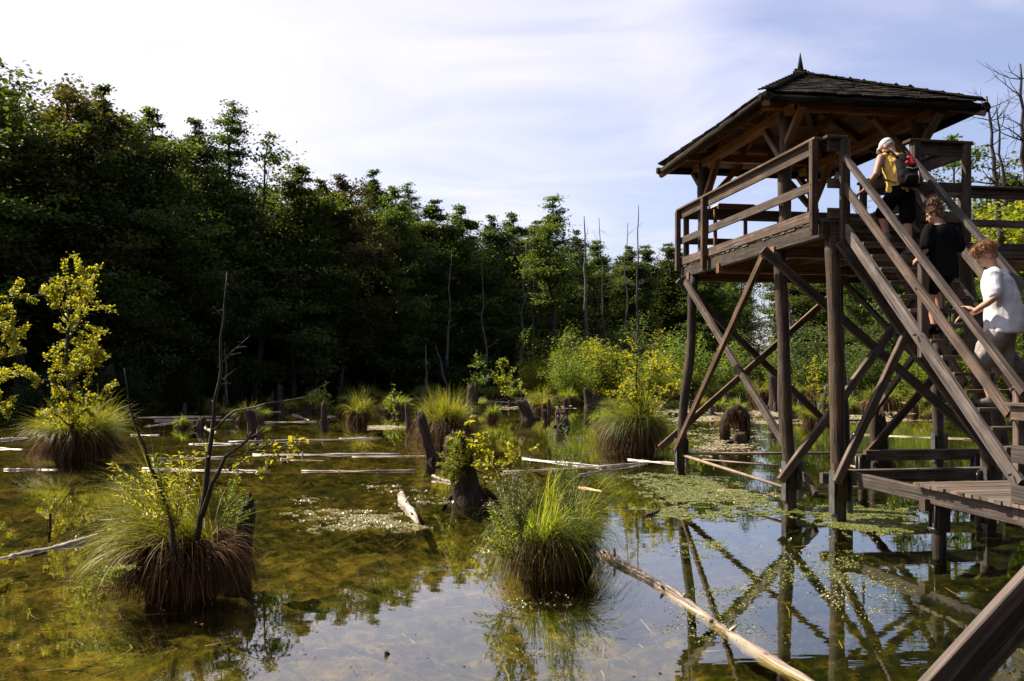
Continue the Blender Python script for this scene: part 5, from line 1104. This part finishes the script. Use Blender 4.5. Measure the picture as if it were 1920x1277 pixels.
for a, kw in [(('long pale weathered log in the foreground running to the bottom edge', 1130, 1040, 1560, 1300, 15, 201), dict(knots=6, z1=-.02)),
          (('short pale log half sunk at the centre of the near water', 752, 932, 786, 990, 10, 202), dict(z0=.07, z1=-.06)),
          (('slanting log at the left edge beside the nearest tussock', -60, 1060, 182, 1011, 9, 203), dict(z0=-.06, z1=.05, mat=M_LOG)),
          (('straight log low in the middle, ending left of the dark stump', 565, 884, 778, 883, 4.5, 204), {}), (('thin pale log crossing behind the leaves of the nearest left tussock', 268, 880, 505, 884, 5.5, 205), {}),
          (('long double log crossing the left middle water', 428, 830, 716, 822, 4.5, 206), {}), (('flat log ending in a frayed tip left of the leaning snag', 474, 853, 750, 852, 5, 207), {}), (('short pale log behind the bare sapling stem', 300, 862, 442, 857, 5, 208), {}),
          (('brown sunken pole running from the frayed log to the snag', 660, 857, 806, 855, 2.5, 209), dict(mat=M_LOGD, knots=0)), (('short light log touching the left of the dark stump', 812, 897, 852, 906, 5, 210), dict(z0=.05)),
          (('log behind the yellow leaf spray, right of the dark stump', 955, 857, 1135, 877, 6, 211), {}), (('thin crooked log below the one behind the leaf spray', 945, 886, 1215, 868, 4, 212), dict(wob=.09)), (('thin crooked branch log left of the farthest front stilt', 1085, 892, 1208, 871, 4, 213), dict(wob=.08)),
          (('pale log lying against the foot of the farthest front stilt', 1178, 862, 1285, 871, 4.5, 214), {}), (('broad bleached log below the golden sapling tussock', 8, 881, 108, 881, 5, 215), {}), (('bleached log end at the left edge', -30, 828, 52, 821, 5, 216), {}),
          (('bleached log at the left edge above its neighbour', -40, 840, 45, 843, 4, 217), {}), (('long thin log far left on the open water', 245, 816, 300, 816, 3, 218), {}), (('slanting pale log by the tiny grass tuft', 270, 800, 335, 792, 3, 219), {}), (('upper of the long far logs left of the bare sapling', 258, 783, 430, 781, 3, 220), {}),
          (('lower of the long far logs left of the bare sapling', 290, 789, 440, 787, 3.5, 221), {}), (('log right of the bare sapling above the dark curved stump', 430, 776, 530, 772, 3, 222), {}), (('log just right of the dark curved stump', 495, 792, 595, 791, 3, 223), {}), (('short slanting log by the small bright tussock', 548, 778, 580, 788, 3.5, 224), {}),
          (('thin log right of the upright dark stub', 612, 782, 628, 781, 3, 225), {}), (('short log behind the double log', 636, 823, 700, 822, 4, 226), {}), (('frayed short log with a brown tail', 526, 862, 545, 861, 5, 227), {}), (('brown sunken pole trailing from the frayed short log', 545, 863, 610, 864, 2, 228), dict(mat=M_LOGD, knots=0)),
          (('slanted pale log below the bare sapling branch', 378, 798, 405, 812, 4, 229), {}), (('small log piece left of the nearest double log', 355, 833, 440, 833, 4, 230), {}), (('log lying at the far shore in the middle', 690, 741, 840, 744, 3, 231), {}), (('pale log at the far shore right of the centre', 900, 752, 1005, 756, 3, 232), {}),
          (('thin log across the water behind the second stilt', 1450, 788, 1580, 787, 2.5, 233), {}), (('thin log across the water right of the nearest stilt', 1600, 815, 1830, 824, 3.5, 234), {}), (('brown log behind the cross braces by the boardwalk', 1560, 862, 1640, 885, 5, 235), dict(mat=M_LOGD)), (('far pale log behind the stairs', 1680, 755, 1780, 757, 3, 236), {}),
          (('brown stick afloat near the second stilt', 1300, 915, 1410, 921, 2.5, 237), dict(mat=M_LOGD, knots=0)), (('rounded brown log end among the floating weed', 1345, 921, 1368, 923, 6, 238), dict(mat=M_LOGD)), (('dark chunk of wood afloat right of the central near tussock', 1208, 969, 1236, 962, 5, 239), dict(mat=M_BARK, z1=.05)),
          (('tiny dark stick standing out of the near water', 722, 1229, 730, 1226, 5, 240), dict(mat=M_BARK, z0=.02)), (('thin sunken pole at the middle left', 640, 1150, 642, 1150, 1, 241), dict(mat=M_BARK)), (('small brown chip floating below the dark stump', 793, 948, 800, 942, 2, 242), dict(mat=M_LOGD)), (('brown wood piece right of the forked leafy twig', 1085, 914, 1130, 921, 4, 243), dict(mat=M_LOGD))][0:]:
    if 'thin sunken pole at the middle left' in a[0]: continue
    log(*a, **kw)

# ------------------------------------------------------------------ floating weed and scum
def weed(name, regions, n, mat, seed, thr, sc_=1.0, rmul=.0011, tilt=.25):
    rng = np.random.default_rng(seed); P = []; Rr = []
    for (x0, x1, y0, y1, wgt) in regions:
        m = int(n*wgt); px = rng.uniform(x0, x1, m*6); py = rng.uniform(y0, y1, m*6); d = H_EYE*F/(py-HZ); x = (px-960)/F*d
        ex = np.minimum(np.minimum((px-x0)/(x1-x0), (x1-px)/(x1-x0)), np.minimum((py-y0)/(y1-y0), (y1-py)/(y1-y0)))*4
        v = .45*vnoise(x, d, .9*sc_, seed)+.32*vnoise(x, d, 3.1*sc_, seed+1)+.33*vnoise(x, d, 10*sc_, seed+2)-.34*np.clip(1-ex*.7, 0, 1)
        k = v > thr-.06+rng.uniform(0, .26, len(v)); P.append(np.stack([x[k][:m], d[k][:m]], -1))
    P = np.concatenate(P); k = len(P); r = P[:, 1]*rmul*rng.uniform(.5, 1.5, k)+.006
    a = rng.uniform(0, 6.28, k); el = rng.uniform(.6, 1.0, k); nz = rng.normal(size=(k, 2))*tilt
    V = []
    for q in range(4):
        th = a+q*math.pi/2; dx_ = np.cos(th)*r*(el if q % 2 else 1); dy_ = np.sin(th)*r*(el if q % 2 else 1)
        V.append(np.stack([P[:, 0]+dx_, P[:, 1]+dy_, .006+np.maximum(-.003, dx_*nz[:, 0]+dy_*nz[:, 1])], -1))
    return link_mesh(name, quads_mesh(name, np.stack(V, 1), mat), None, 'stuff')
weed('floating_weed', [(1180, 1560, 895, 985, .42), (1140, 1420, 880, 945, .12), (1480, 1760, 940, 1010, .13), (1180, 1420, 985, 1060, .018), (1300, 1720, 1010, 1120, .014), (1200, 1500, 1060, 1230, .006)], 120000, M_WEEDG, 301, .53, rmul=.00055)
weed('floating_weed_flakes', [(1190, 1540, 900, 975, .4), (520, 860, 925, 1020, .35), (880, 960, 1020, 1060, .05), (640, 840, 900, 950, .07), (1330, 1700, 990, 1200, .05), (900, 1200, 1090, 1250, .04)], 26000, M_WEED, 302, .60, sc_=1.4, rmul=.0005, tilt=.5)
weed('floating_scum', [(690, 780, 797, 806, .08), (895, 1095, 760, 768, .14), (1230, 1500, 765, 800, .30), (560, 1110, 744, 750, .16), (1440, 1800, 765, 800, .14), (1260, 1460, 800, 870, .08), (1000, 1260, 742, 760, .1)], 52000, M_SCUM, 303, .52, sc_=.6, rmul=.0010, tilt=.15)

# ------------------------------------------------------------------ people on the stairs
def fused(name, mb, mat, parent, voxel=.009, smooth=4, fold=0.0, fscale=9, seed=0, fstretch=(1, 1, .6)):
    me = bpy.data.meshes.new(name); me.from_pydata([tuple(v) for v in mb.v], [], mb.f); me.update()
    bm = bmesh.new(); bm.from_mesh(me); bmesh.ops.recalc_face_normals(bm, faces=bm.faces); bm.to_mesh(me); bm.free()
    o = bpy.data.objects.new(name, me); col.objects.link(o)
    m = o.modifiers.new('r', 'REMESH'); m.mode = 'VOXEL'; m.voxel_size = voxel; m.use_smooth_shade = True
    m2 = o.modifiers.new('s', 'SMOOTH'); m2.iterations = smooth; m2.factor = .5
    dg = bpy.context.evaluated_depsgraph_get(); me2 = bpy.data.meshes.new_from_object(o.evaluated_get(dg))
    bpy.data.objects.remove(o); bpy.data.meshes.remove(me)
    if fold:
        sc3 = Vector(fstretch)*fscale; of = Vector((seed*3.1, seed*1.7, 0))
        for v in me2.vertices:
            q = Vector((v.co.x*sc3.x, v.co.y*sc3.y, v.co.z*sc3.z))+of
            v.co += v.normal*(fold*(mnoise.noise(q)+.5*mnoise.noise(q*2.3)))
    me2.materials.clear(); me2.materials.append(mat); me2.name = name
    me2.polygons.foreach_set('use_smooth', np.full(len(me2.polygons), True))
    return link_mesh(name, me2, parent)
def V3(*a): return Vector(a)
def hand(mb, wrist, d, palm_n, curl=.5, s=1.0, spread=.14):
    """palm + four fingers + thumb; d = direction of the hand, palm_n = normal out of the back of the hand"""
    d = d.normalized(); palm_n = (palm_n-d*palm_n.dot(d)).normalized(); side = d.cross(palm_n).normalized()
    for k in (-1.2, -.4, .4, 1.2): mb.limb([wrist+d*.0, wrist+d*.05*s+side*k*.017*s, wrist+d*.092*s+side*k*.019*s], [.017*s, .0155*s, .0115*s], 10)
    for k, L_ in ((-1.25, .066), (-.42, .078), (.42, .082), (1.25, .074)):
        p = wrist+d*.09*s+side*k*.0195*s; dd = (d+side*k*spread).normalized(); pts = [p]; c = 0
        for j in range(3):
            c += curl*.55; q = dd*math.cos(c)-palm_n*math.sin(c); pts.append(pts[-1]+q*L_*s*(.42, .32, .26)[j])
        mb.limb(pts, [.0098*s, .0092*s, .0085*s, .0072*s], 8)
    return side
def thumb(mb, wrist, d, palm_n, sgn, s=1.0):
    d = d.normalized(); palm_n = (palm_n-d*palm_n.dot(d)).normalized(); side = d.cross(palm_n).normalized()*sgn
    p = wrist+d*.022*s+side*.022*s; mb.limb([p, p+(d*.6+side*.75-palm_n*.25)*.038*s, p+(d*1.25+side*.95-palm_n*.55)*.045*s, p+(d*1.9+side*.95-palm_n*.8)*.045*s], [.0145*s, .0125*s, .0105*s, .008*s], 8)
def head(mb, c, rot, s=1.0):
    """head centred on c; local axes: x right, y face forward, z up"""
    P = lambda x, y, z: c+rot @ Vector((x*s, y*s, z*s))
    mb.ball(P(0, -.012, .028), (.076*s, .096*s, .088*s), 18, 12, rot)        # skull
    mb.ball(P(0, .03, -.03), (.060*s, .066*s, .082*s), 16, 10, rot)          # face
    mb.ball(P(0, .052, -.082), (.036*s, .034*s, .030*s), 12, 8, rot)         # chin / jaw
    mb.limb([P(-.045, -.0, -.055), P(0, .062, -.092), P(.045, -.0, -.055)], [.022*s, .026*s, .022*s], 10)
    mb.limb([P(0, .090, .012), P(0, .104, -.018), P(0, .112, -.030)], [.009*s, .012*s, .0145*s], 10)   # nose
    mb.limb([P(-.035, .083, .026), P(0, .092, .028), P(.035, .083, .026)], [.010*s, .012*s, .010*s], 8)   # brow
    mb.limb([P(-.02, .088, -.062), P(0, .094, -.060), P(.02, .088, -.062)], [.006*s, .009*s, .006*s], 8)  # lips
    mb.limb([P(-.018, .084, -.074), P(0, .091, -.073), P(.018, .084, -.074)], [.006*s, .009*s, .006*s], 8)
    for sd_ in (-1, 1):
        mb.ball(P(sd_*.077, -.008, -.012), (.010*s, .024*s, .033*s), 10, 8, rot)
        mb.ball(P(sd_*.045, .058, -.028), (.024*s, .022*s, .024*s), 10, 8, rot)
def face_bits(parent, c, rot, s=1.0):
    for sd_ in (-1, 1):
        e = MB(); e.ball(c+rot @ Vector((sd_*.031*s, .083*s, .004*s)), .0105*s, 10, 8); e.build('eye', M_EYE, parent)
        b_ = MB(); b_.limb([c+rot @ Vector((sd_*.014*s, .098*s, .028*s)), c+rot @ Vector((sd_*.034*s, .094*s, .033*s)), c+rot @ Vector((sd_*.052*s, .078*s, .027*s))], [.004*s, .0045*s, .003*s], 6); b_.build('eyebrow', M_HAIRB, parent)
    m_ = MB(); m_.limb([c+rot @ Vector((-.02*s, .094*s, -.068*s)), c+rot @ Vector((0, .100*s, -.067*s)), c+rot @ Vector((.02*s, .094*s, -.068*s))], [.003*s, .0035*s, .003*s], 6); m_.build('mouth', M_LIP, parent)
M_EYE = cloth('eye_dark', (.02, .016, .013), rough=.2); M_LIP = cloth('lip', (.25, .10, .08), rough=.5)
def curls(mb, c, rot, s, seed, n, rx, ry, rz, zmin, r=.02, ymax=9, keep=None):
    rng = random.Random(seed); k = 0
    while k < n:
        v = Vector((rng.gauss(0, 1), rng.gauss(0, 1), rng.gauss(0, 1))).normalized()
        q = Vector((v.x*rx, v.y*ry, v.z*rz))
        if keep and not keep(q): continue
        k += 1; mb.ball(c+rot @ (q*s), (r*s*rng.uniform(.6, 1.2), r*s*rng.uniform(.6, 1.2), r*s*rng.uniform(.5, 1.0)), 8, 6)
def yaw(a, pitch=0, roll=0): return (Matrix.Rotation(R(a), 3, 'Z') @ Matrix.Rotation(R(pitch), 3, 'X') @ Matrix.Rotation(R(roll), 3, 'Y'))
def shoe(parent, ank, ang, mat, s=1.0):
    mb = MB(); f = Vector((-math.sin(R(ang)), math.cos(R(ang)), 0)); b_ = Vector((ank.x, ank.y, ank.z-.075))
    mb.limb([b_-f*.055+V3(0, 0, .042), b_+f*.05+V3(0, 0, .044), b_+f*.15+V3(0, 0, .032)], [.042*s, .044*s, .036*s], 12); mb.limb([b_-f*.03+V3(0, 0, .05), b_+V3(0, 0, .095)], [.045*s, .046*s], 12)
    fused('shoe', mb, mat, parent, .009, 2)
def leg(mb, hip, knee, ank, s=1.0):
    mb.limb([hip, hip.lerp(knee, .5), knee, knee.lerp(ank, .35), knee.lerp(ank, .75), ank], [.088*s, .074*s, .055*s, .056*s, .041*s, .036*s], 14)
def arm(mb, sh, el, wr, s=1.0):
    mb.limb([sh, sh.lerp(el, .5), el, el.lerp(wr, .35), wr], [.052*s, .046*s, .038*s, .037*s, .027*s], 12)
def tread_z(u): # top of the tread under local u
    i = round(((u-.06)*SL+4.78-.08-.98)/((4.65-.98)/nst)); i = max(0, min(nst-1, i)); return .98+(4.65-.98)*i/nst+.022

def strands(parent, c, rot, s, n, rad, off, L_, mat, seed, keep, droop, w=.0045, curl=1.0):
    rng = np.random.default_rng(seed); v = unit(rng.normal(size=(n*4, 3))); k = np.array([keep(a) for a in v]); v = v[k][:n]; m = len(v); Rm_ = np.array(rot)
    st = np.array(c)+(v*np.array(rad)*s+np.array(off)*s) @ Rm_.T; d = unit((v+rng.normal(size=(m, 3))*.5) @ Rm_.T)
    link_mesh('hair_strands', strips_mesh('hair_strands', blades(rng, st, np.arctan2(d[:, 1], d[:, 0]), np.arcsin(d[:, 2]), L_*rng.uniform(.6, 1.3, m), np.full(m, droop), np.full(m, w), M=6, curl=curl), mat), parent, 'stuff')
# man in the yellow top ------------------------------------------------
mz = tread_z(-.72)
man = empty('person', T(.84, -.72, mz), TH, 'man in yellow sleeveless top, black shorts and pale cap near the stair top', 'person')
body = MB()
hc = V3(-.03, .30, 1.585); hr = yaw(28, -42)
body.loft([(V3(0, .05, .84), .15, .11), (V3(0, .05, .93), .165, .125), (V3(0, .075, 1.05), .155, .12), (V3(0, .11, 1.20), .175, .125), (V3(0, .15, 1.34), .19, .12), (V3(0, .18, 1.42), .15, .095), (V3(-.0, .20, 1.47), .07, .07)])
body.limb([V3(0, .18, 1.40), V3(-.01, .23, 1.49), hc-hr @ V3(0, .02, .05)], [.07, .06, .058], 12); head(body, hc, hr, 1.02)
shL, elL, wrL = V3(-.205, .17, 1.40), V3(-.325, .10, 1.14), V3(-.40, .25, .955)
shR, elR, wrR = V3(.205, .17, 1.40), V3(.325, .22, 1.17), V3(.20, .42, 1.10)
arm(body, shL, elL, wrL, 1.12); arm(body, shR, elR, wrR, 1.12)
hand(body, wrL, V3(-.35, .6, -.35), V3(-.3, .2, .9), .5); thumb(body, wrL, V3(-.35, .6, -.35), V3(-.3, .2, .9), 1)
hand(body, wrR, V3(-.5, .7, .1), V3(.6, .3, .5), .6); thumb(body, wrR, V3(-.5, .7, .1), V3(.6, .3, .5), -1)
leg(body, V3(-.095, .05, .86), V3(-.115, .30, .62), V3(-.11, .19, .31)); leg(body, V3(.095, .04, .86), V3(.10, .06, .48), V3(.09, -.02, .09))
fused('body', body, M_SKINT, man, .0085, 3); face_bits(man, hc, hr, 1.02)
sh = MB()
sh.loft([(V3(0, .06, .865), .185, .145), (V3(0, .065, .95), .19, .15), (V3(0, .09, 1.08), .182, .145), (V3(0, .12, 1.20), .192, .145), (V3(0, .155, 1.33), .198, .14), (V3(0, .18, 1.41), .168, .115), (V3(0, .20, 1.455), .095, .085)], 24)
for s_ in (-1, 1): sh.limb([V3(s_*.10, .19, 1.44), V3(s_*.165, .175, 1.405)], [.055, .058], 12)
fused('shirt', sh, M_YSHIRT, man, .011, 3, fold=.018, fscale=8, seed=1)
pt = MB(); pt.loft([(V3(0, .05, .80), .17, .135), (V3(0, .05, .90), .182, .145), (V3(0, .06, .97), .18, .14)], 22)
pt.limb([V3(-.095, .05, .84), V3(-.112, .20, .715), V3(-.117, .285, .64)], [.108, .105, .10]); pt.limb([V3(.095, .04, .84), V3(.10, .05, .66), V3(.105, .06, .53)], [.108, .108, .105])
fused('shorts', pt, M_BLACK, man, .011, 4, fold=.008, seed=2)
shoe(man, V3(-.11, .19, .30), 5, M_SHOE); shoe(man, V3(.09, -.02, .085), -5, M_SHOE)
cp = MB(); cp.ball(hc+hr @ V3(0, -.014, .052), (.084, .104, .082), 20, 12, hr); cp.limb([hc+hr @ V3(-.045, .09, .062), hc+hr @ V3(0, .135, .052), hc+hr @ V3(.045, .09, .062)], [.02, .024, .02], 10)
fused('cap', cp, M_CAP, man, .008, 3)
hb = MB(); hb.ball(hc+hr @ V3(0, -.032, -.0), (.078, .078, .068), 16, 10, hr); fused('hair', hb, M_HAIRG, man, .008, 2, fold=.004, fscale=60)
man.scale = (1.12, 1.1, 1.07)
pk = empty('backpack', T(.84, -.72, mz), TH, 'black and red backpack worn by the man in the yellow top', 'backpack')
pk.scale = (1.12, 1.1, 1.07)
bpk = MB(); bpk.loft([(V3(.035, -.10, .935), .115, .075), (V3(.035, -.115, .97), .15, .105), (V3(.035, -.10, 1.08), .158, .118), (V3(.035, -.06, 1.20), .15, .108), (V3(.03, -.005, 1.32), .135, .09), (V3(.03, .03, 1.40), .10, .06), (V3(.03, .05, 1.43), .05, .03)], 24)
bpk.ball(V3(.035, -.19, 1.03), (.12, .06, .085), 16, 10); fused('bag', bpk, M_PACK, pk, .010, 3, fold=.010, fscale=13, seed=5)
for a in ([V3(.065, -.135, 1.285), V3(.05, -.112, 1.33), V3(.02, -.092, 1.35)], [V3(.115, -.185, 1.10), V3(.125, -.20, 1.04), V3(.12, -.195, .98)], [V3(-.02, -.135, 1.27), V3(.02, -.14, 1.24), V3(.07, -.14, 1.26)]):
    q = MB(); q.limb(a, [.026, .03, .024], 12); fused('red_panel', q, M_PRED, pk, .009, 2)
for a in ([V3(.075, -.235, 1.12), V3(.08, -.245, 1.04), V3(.075, -.235, .97)], [V3(-.04, -.16, 1.19), V3(.03, -.185, 1.17), V3(.10, -.17, 1.2)]):
    q = MB(); q.limb(a, [.008, .009, .008], 8); q.build('cord', cloth('cord_grey', (.35, .34, .33)), pk)
for s_ in (-1, 1):
    q = MB(); q.limb([V3(s_*.10+.01, -.02, 1.36), V3(s_*.125, .08, 1.475), V3(s_*.13, .19, 1.475), V3(s_*.135, .285, 1.38), V3(s_*.16, .25, 1.2), V3(s_*.20, .10, 1.08), V3(s_*.16+.02, -.05, 1.0)], [.026, .029, .029, .026, .019, .015, .014], 10, ell=.6); fused('strap', q, M_PACK, pk, .008, 2)

# woman in black -------------------------------------------------------
wz = tread_z(-1.92)
wo = empty('person', T(.63, -1.92, wz), TH, 'woman in black T-shirt and black shorts with brown hair tied up on the stairs', 'person')
body = MB(); hc = V3(-.05, .10, 1.50); hr = yaw(48, -24)
body.loft([(V3(0, .0, .78), .145, .11), (V3(0, .0, .88), .168, .125), (V3(0, .01, 1.0), .135, .105), (V3(0, .03, 1.14), .15, .11), (V3(0, .04, 1.27), .165, .10), (V3(0, .05, 1.33), .13, .08), (V3(0, .055, 1.37), .06, .06)])
body.limb([V3(0, .05, 1.31), V3(-.02, .07, 1.40), hc-hr @ V3(0, .015, .05)], [.058, .05, .05], 12); head(body, hc, hr, .95)
arm(body, V3(-.175, .05, 1.30), V3(-.245, -.03, 1.05), V3(-.23, .17, .95), .92); hand(body, V3(-.23, .17, .95), V3(-.1, .9, -.3), V3(-.9, 0, .3), .7, .9); thumb(body, V3(-.23, .17, .95), V3(-.1, .9, -.3), V3(-.9, 0, .3), 1, .9)
arm(body, V3(.175, .05, 1.30), V3(.245, .0, 1.05), V3(.22, .20, .97), .92); hand(body, V3(.22, .20, .97), V3(.1, .9, 0), V3(.9, 0, .3), .7, .9); thumb(body, V3(.22, .2, .97), V3(.1, .9, 0), V3(.9, 0, .3), -1, .9)
leg(body, V3(-.09, .0, .80), V3(-.09, .12, .45), V3(-.10, .02, .09)); leg(body, V3(.09, .0, .80), V3(.10, .27, .56), V3(.10, .20, .30))
fused('body', body, M_SKIN, wo, .0085, 3); face_bits(wo, hc, hr, .95)
sh = MB(); sh.loft([(V3(0, .0, .70), .205, .165), (V3(0, .0, .80), .205, .165), (V3(0, .015, .95), .195, .155), (V3(0, .03, 1.10), .19, .148), (V3(0, .04, 1.24), .188, .135), (V3(0, .05, 1.32), .155, .11), (V3(0, .055, 1.365), .085, .08)], 24)
sh.limb([V3(-.14, .05, 1.31), V3(-.20, .02, 1.20), V3(-.235, -.01, 1.10)], [.075, .082, .086]); sh.limb([V3(.14, .05, 1.31), V3(.20, .03, 1.20), V3(.24, .015, 1.10)], [.075, .082, .086])
fused('t_shirt', sh, M_BLACK, wo, .011, 3, fold=.018, fscale=7, seed=3)
pt = MB(); pt.loft([(V3(0, 0, .74), .17, .13), (V3(0, 0, .84), .175, .135)], 22); pt.limb([V3(-.09, .0, .78), V3(-.092, .06, .64), V3(-.094, .085, .58)], [.105, .102, .10]); pt.limb([V3(.09, .0, .78), V3(.096, .14, .68), V3(.10, .18, .64)], [.105, .102, .10])
fused('shorts', pt, M_BLACK, wo, .011, 3, fold=.006, seed=4)
shoe(wo, V3(-.10, .02, .085), 0, M_BLACK, .92); shoe(wo, V3(.10, .20, .295), 0, M_BLACK, .92)
wo.scale = (1.04, 1.04, 1.1); wo.location.z += .06
hb = MB(); hb.ball(hc+hr @ V3(0, -.022, .035), (.084, .098, .088), 18, 12, hr); hb.ball(hc+hr @ V3(0, -.055, -.02), (.07, .06, .07), 14, 10, hr)
curls(hb, hc+hr @ V3(0, -.05, .135), hr, 1, 5, 70, .062, .062, .052, 0, .022); hb.ball(hc+hr @ V3(0, -.05, .13), (.058, .058, .05), 14, 10)
curls(hb, hc+hr @ V3(0, -.025, .03), hr, 1, 6, 60, .082, .095, .088, 0, .014, keep=lambda q: q.z > -.02 and q.y < .06)
fused('hair', hb, M_HAIRB, wo, .007, 1, fold=.006, fscale=55)
strands(wo, hc, hr, 1, 900, (.082, .096, .086), (0, -.022, .035), .05, M_HAIRB, 71, lambda a: a[2] > -.35 and a[1] < .75, .5)
strands(wo, hc, hr, 1, 700, (.06, .06, .052), (0, -.05, .135), .055, M_HAIRB, 72, lambda a: True, .6)

# boy in white ---------------------------------------------------------
BU = -2.95; BS = 1.17; bz = tread_z(BU); YW = 46
boy = empty('person', T(.70, BU, bz), TH+R(YW), 'boy with curly ginger hair, white T-shirt and grey shorts gripping the handrail', 'person')
body = MB(); hc = V3(-.015, .15, 1.615); hr = yaw(22, -20)
body.loft([(V3(0, .0, .84), .155, .12), (V3(0, .0, .93), .165, .13), (V3(0, .01, 1.05), .15, .12), (V3(0, .03, 1.20), .17, .122), (V3(0, .055, 1.34), .185, .115), (V3(0, .07, 1.41), .15, .09), (V3(0, .08, 1.46), .068, .066)])
body.limb([V3(0, .07, 1.40), V3(-.005, .10, 1.49), hc-hr @ V3(0, .02, .05)], [.066, .056, .055], 12); head(body, hc, hr, 1.0)
# handrail point in the boy's own frame
def boyloc(v, u, z):
    dv, du = v-.70, u-BU; c, s_ = math.cos(R(YW)), math.sin(R(YW)); return V3(dv*c+du*s_, -dv*s_+du*c, z-bz)/BS
hp = boyloc(.27, -2.88, sz(-2.88)+.97+.06); hd = (boyloc(.20, -2.66, sz(-2.70)+.97)-boyloc(.27, -2.88, sz(-2.86)+1.0))
wrL = hp-hd.normalized()*.07+V3(0.03, -.02, .03)
shL = V3(-.195, .07, 1.385); elL = V3(-.315, .04, 1.13)
arm(body, shL, elL, wrL, 1.0); hand(body, wrL, hd, V3(0, 0, 1), .55, 1.05, .2); thumb(body, wrL, hd, V3(0, 0, 1), 1, 1.05)
arm(body, V3(.195, .07, 1.385), V3(.25, .12, 1.12), V3(.10, .34, .98)); hand(body, V3(.10, .34, .98), V3(-.6, .75, -.2), V3(.4, .2, .8), .6); thumb(body, V3(.10, .34, .98), V3(-.6, .75, -.2), V3(.4, .2, .8), -1)
leg(body, V3(-.10, .0, .86), V3(-.10, .20, .50), V3(-.10, .10, .10)); leg(body, V3(.10, .0, .86), V3(.12, .02, .46), V3(.12, -.16, .05))
fused('body', body, M_SKIN, boy, .0075, 2); face_bits(boy, hc, hr, 1.0)
sh = MB(); sh.loft([(V3(0, -.02, .78), .23, .20), (V3(0, -.02, .90), .228, .20), (V3(0, -.01, 1.05), .215, .185), (V3(0, .02, 1.20), .212, .172), (V3(0, .05, 1.33), .212, .152), (V3(0, .07, 1.40), .17, .112), (V3(0, .08, 1.455), .09, .085)], 24)
sh.limb([V3(-.15, .07, 1.385), V3(-.205, .066, 1.365), V3(-.245, .058, 1.28), V3(-.285, .047, 1.19)], [.08, .08, .082, .082]); sh.limb([V3(.15, .07, 1.385), V3(.215, .09, 1.28), V3(.24, .10, 1.17)], [.078, .083, .085])
fused('t_shirt', sh, M_WHITE, boy, .010, 3, fold=.020, fscale=7, seed=7)
boy.scale = (BS, BS, BS)
pt = MB(); pt.loft([(V3(0, 0, .78), .185, .15), (V3(0, 0, .88), .185, .15)], 22); pt.limb([V3(-.10, .0, .84), V3(-.105, .12, .62), V3(-.108, .17, .47)], [.118, .118, .112]); pt.limb([V3(.10, .0, .84), V3(.115, .01, .62), V3(.125, .02, .44)], [.118, .118, .112])
fused('shorts', pt, M_GREYC, boy, .011, 3, fold=.018, fscale=8, seed=8)
shoe(boy, V3(-.10, .10, .085), 0, M_SHOE); shoe(boy, V3(.12, -.16, .05), 0, M_SHOE)
hb = MB(); hb.ball(hc+hr @ V3(0, -.024, .048), (.083, .100, .080), 18, 12, hr)
curls(hb, hc+hr @ V3(0, -.005, .055), hr, 1, 9, 150, .085, .105, .082, 0, .021, keep=lambda q: q.z > -.035 and (q.z > .0 or q.y < .02))
curls(hb, hc+hr @ V3(0, .085, .072), hr, 1, 10, 40, .066, .03, .032, 0, .022)
hb.ball(hc+hr @ V3(0, -.06, -.02), (.066, .05, .055), 14, 10, hr)
fused('hair', hb, M_HAIRR, boy, .0065, 1, fold=.006, fscale=60)
strands(boy, hc, hr, 1, 1500, (.088, .106, .084), (0, -.012, .052), .055, M_HAIRR, 73, lambda a: a[2] > -.1 and (a[2] > .1 or a[1] < .2), .9, curl=1.6)
strands(boy, hc, hr, 1, 500, (.066, .04, .04), (0, .08, .07), .06, M_HAIRR, 74, lambda a: True, 1.2, curl=1.8)

# debris on the pond bed and water surface
rng = np.random.default_rng(55); mb = MB()
for k in range(90):
    px = rng.uniform(0, 1900); y = rng.uniform(860, 1270); q = WP(px, y, -.16); a = rng.uniform(0, 6.28); l = rng.uniform(.12, .6); e = Vector((math.cos(a)*l, math.sin(a)*l, rng.uniform(-.04, .06))); mb.tube([q, q+e*.5+Vector((rng.normal()*.03, rng.normal()*.03, .01)), q+e], [.008, .007, .003], 5, seed=k)
mb.build('sunken_twigs', M_LOGD, None, kind='stuff')
px = rng.uniform(0, 1900, 700); y = rng.uniform(800, 1270, 700); d = H_EYE*F/(y-HZ)
P = np.stack([(px-960)/F*d, d, np.where(rng.uniform(0, 1, 700) < .45, .006, -.14)], -1)
link_mesh('fallen_leaves', quads_mesh('fallen_leaves', leaf_quads(P, .035, rng, up=6, aspect=.7), M_DEAD), None, 'stuff')
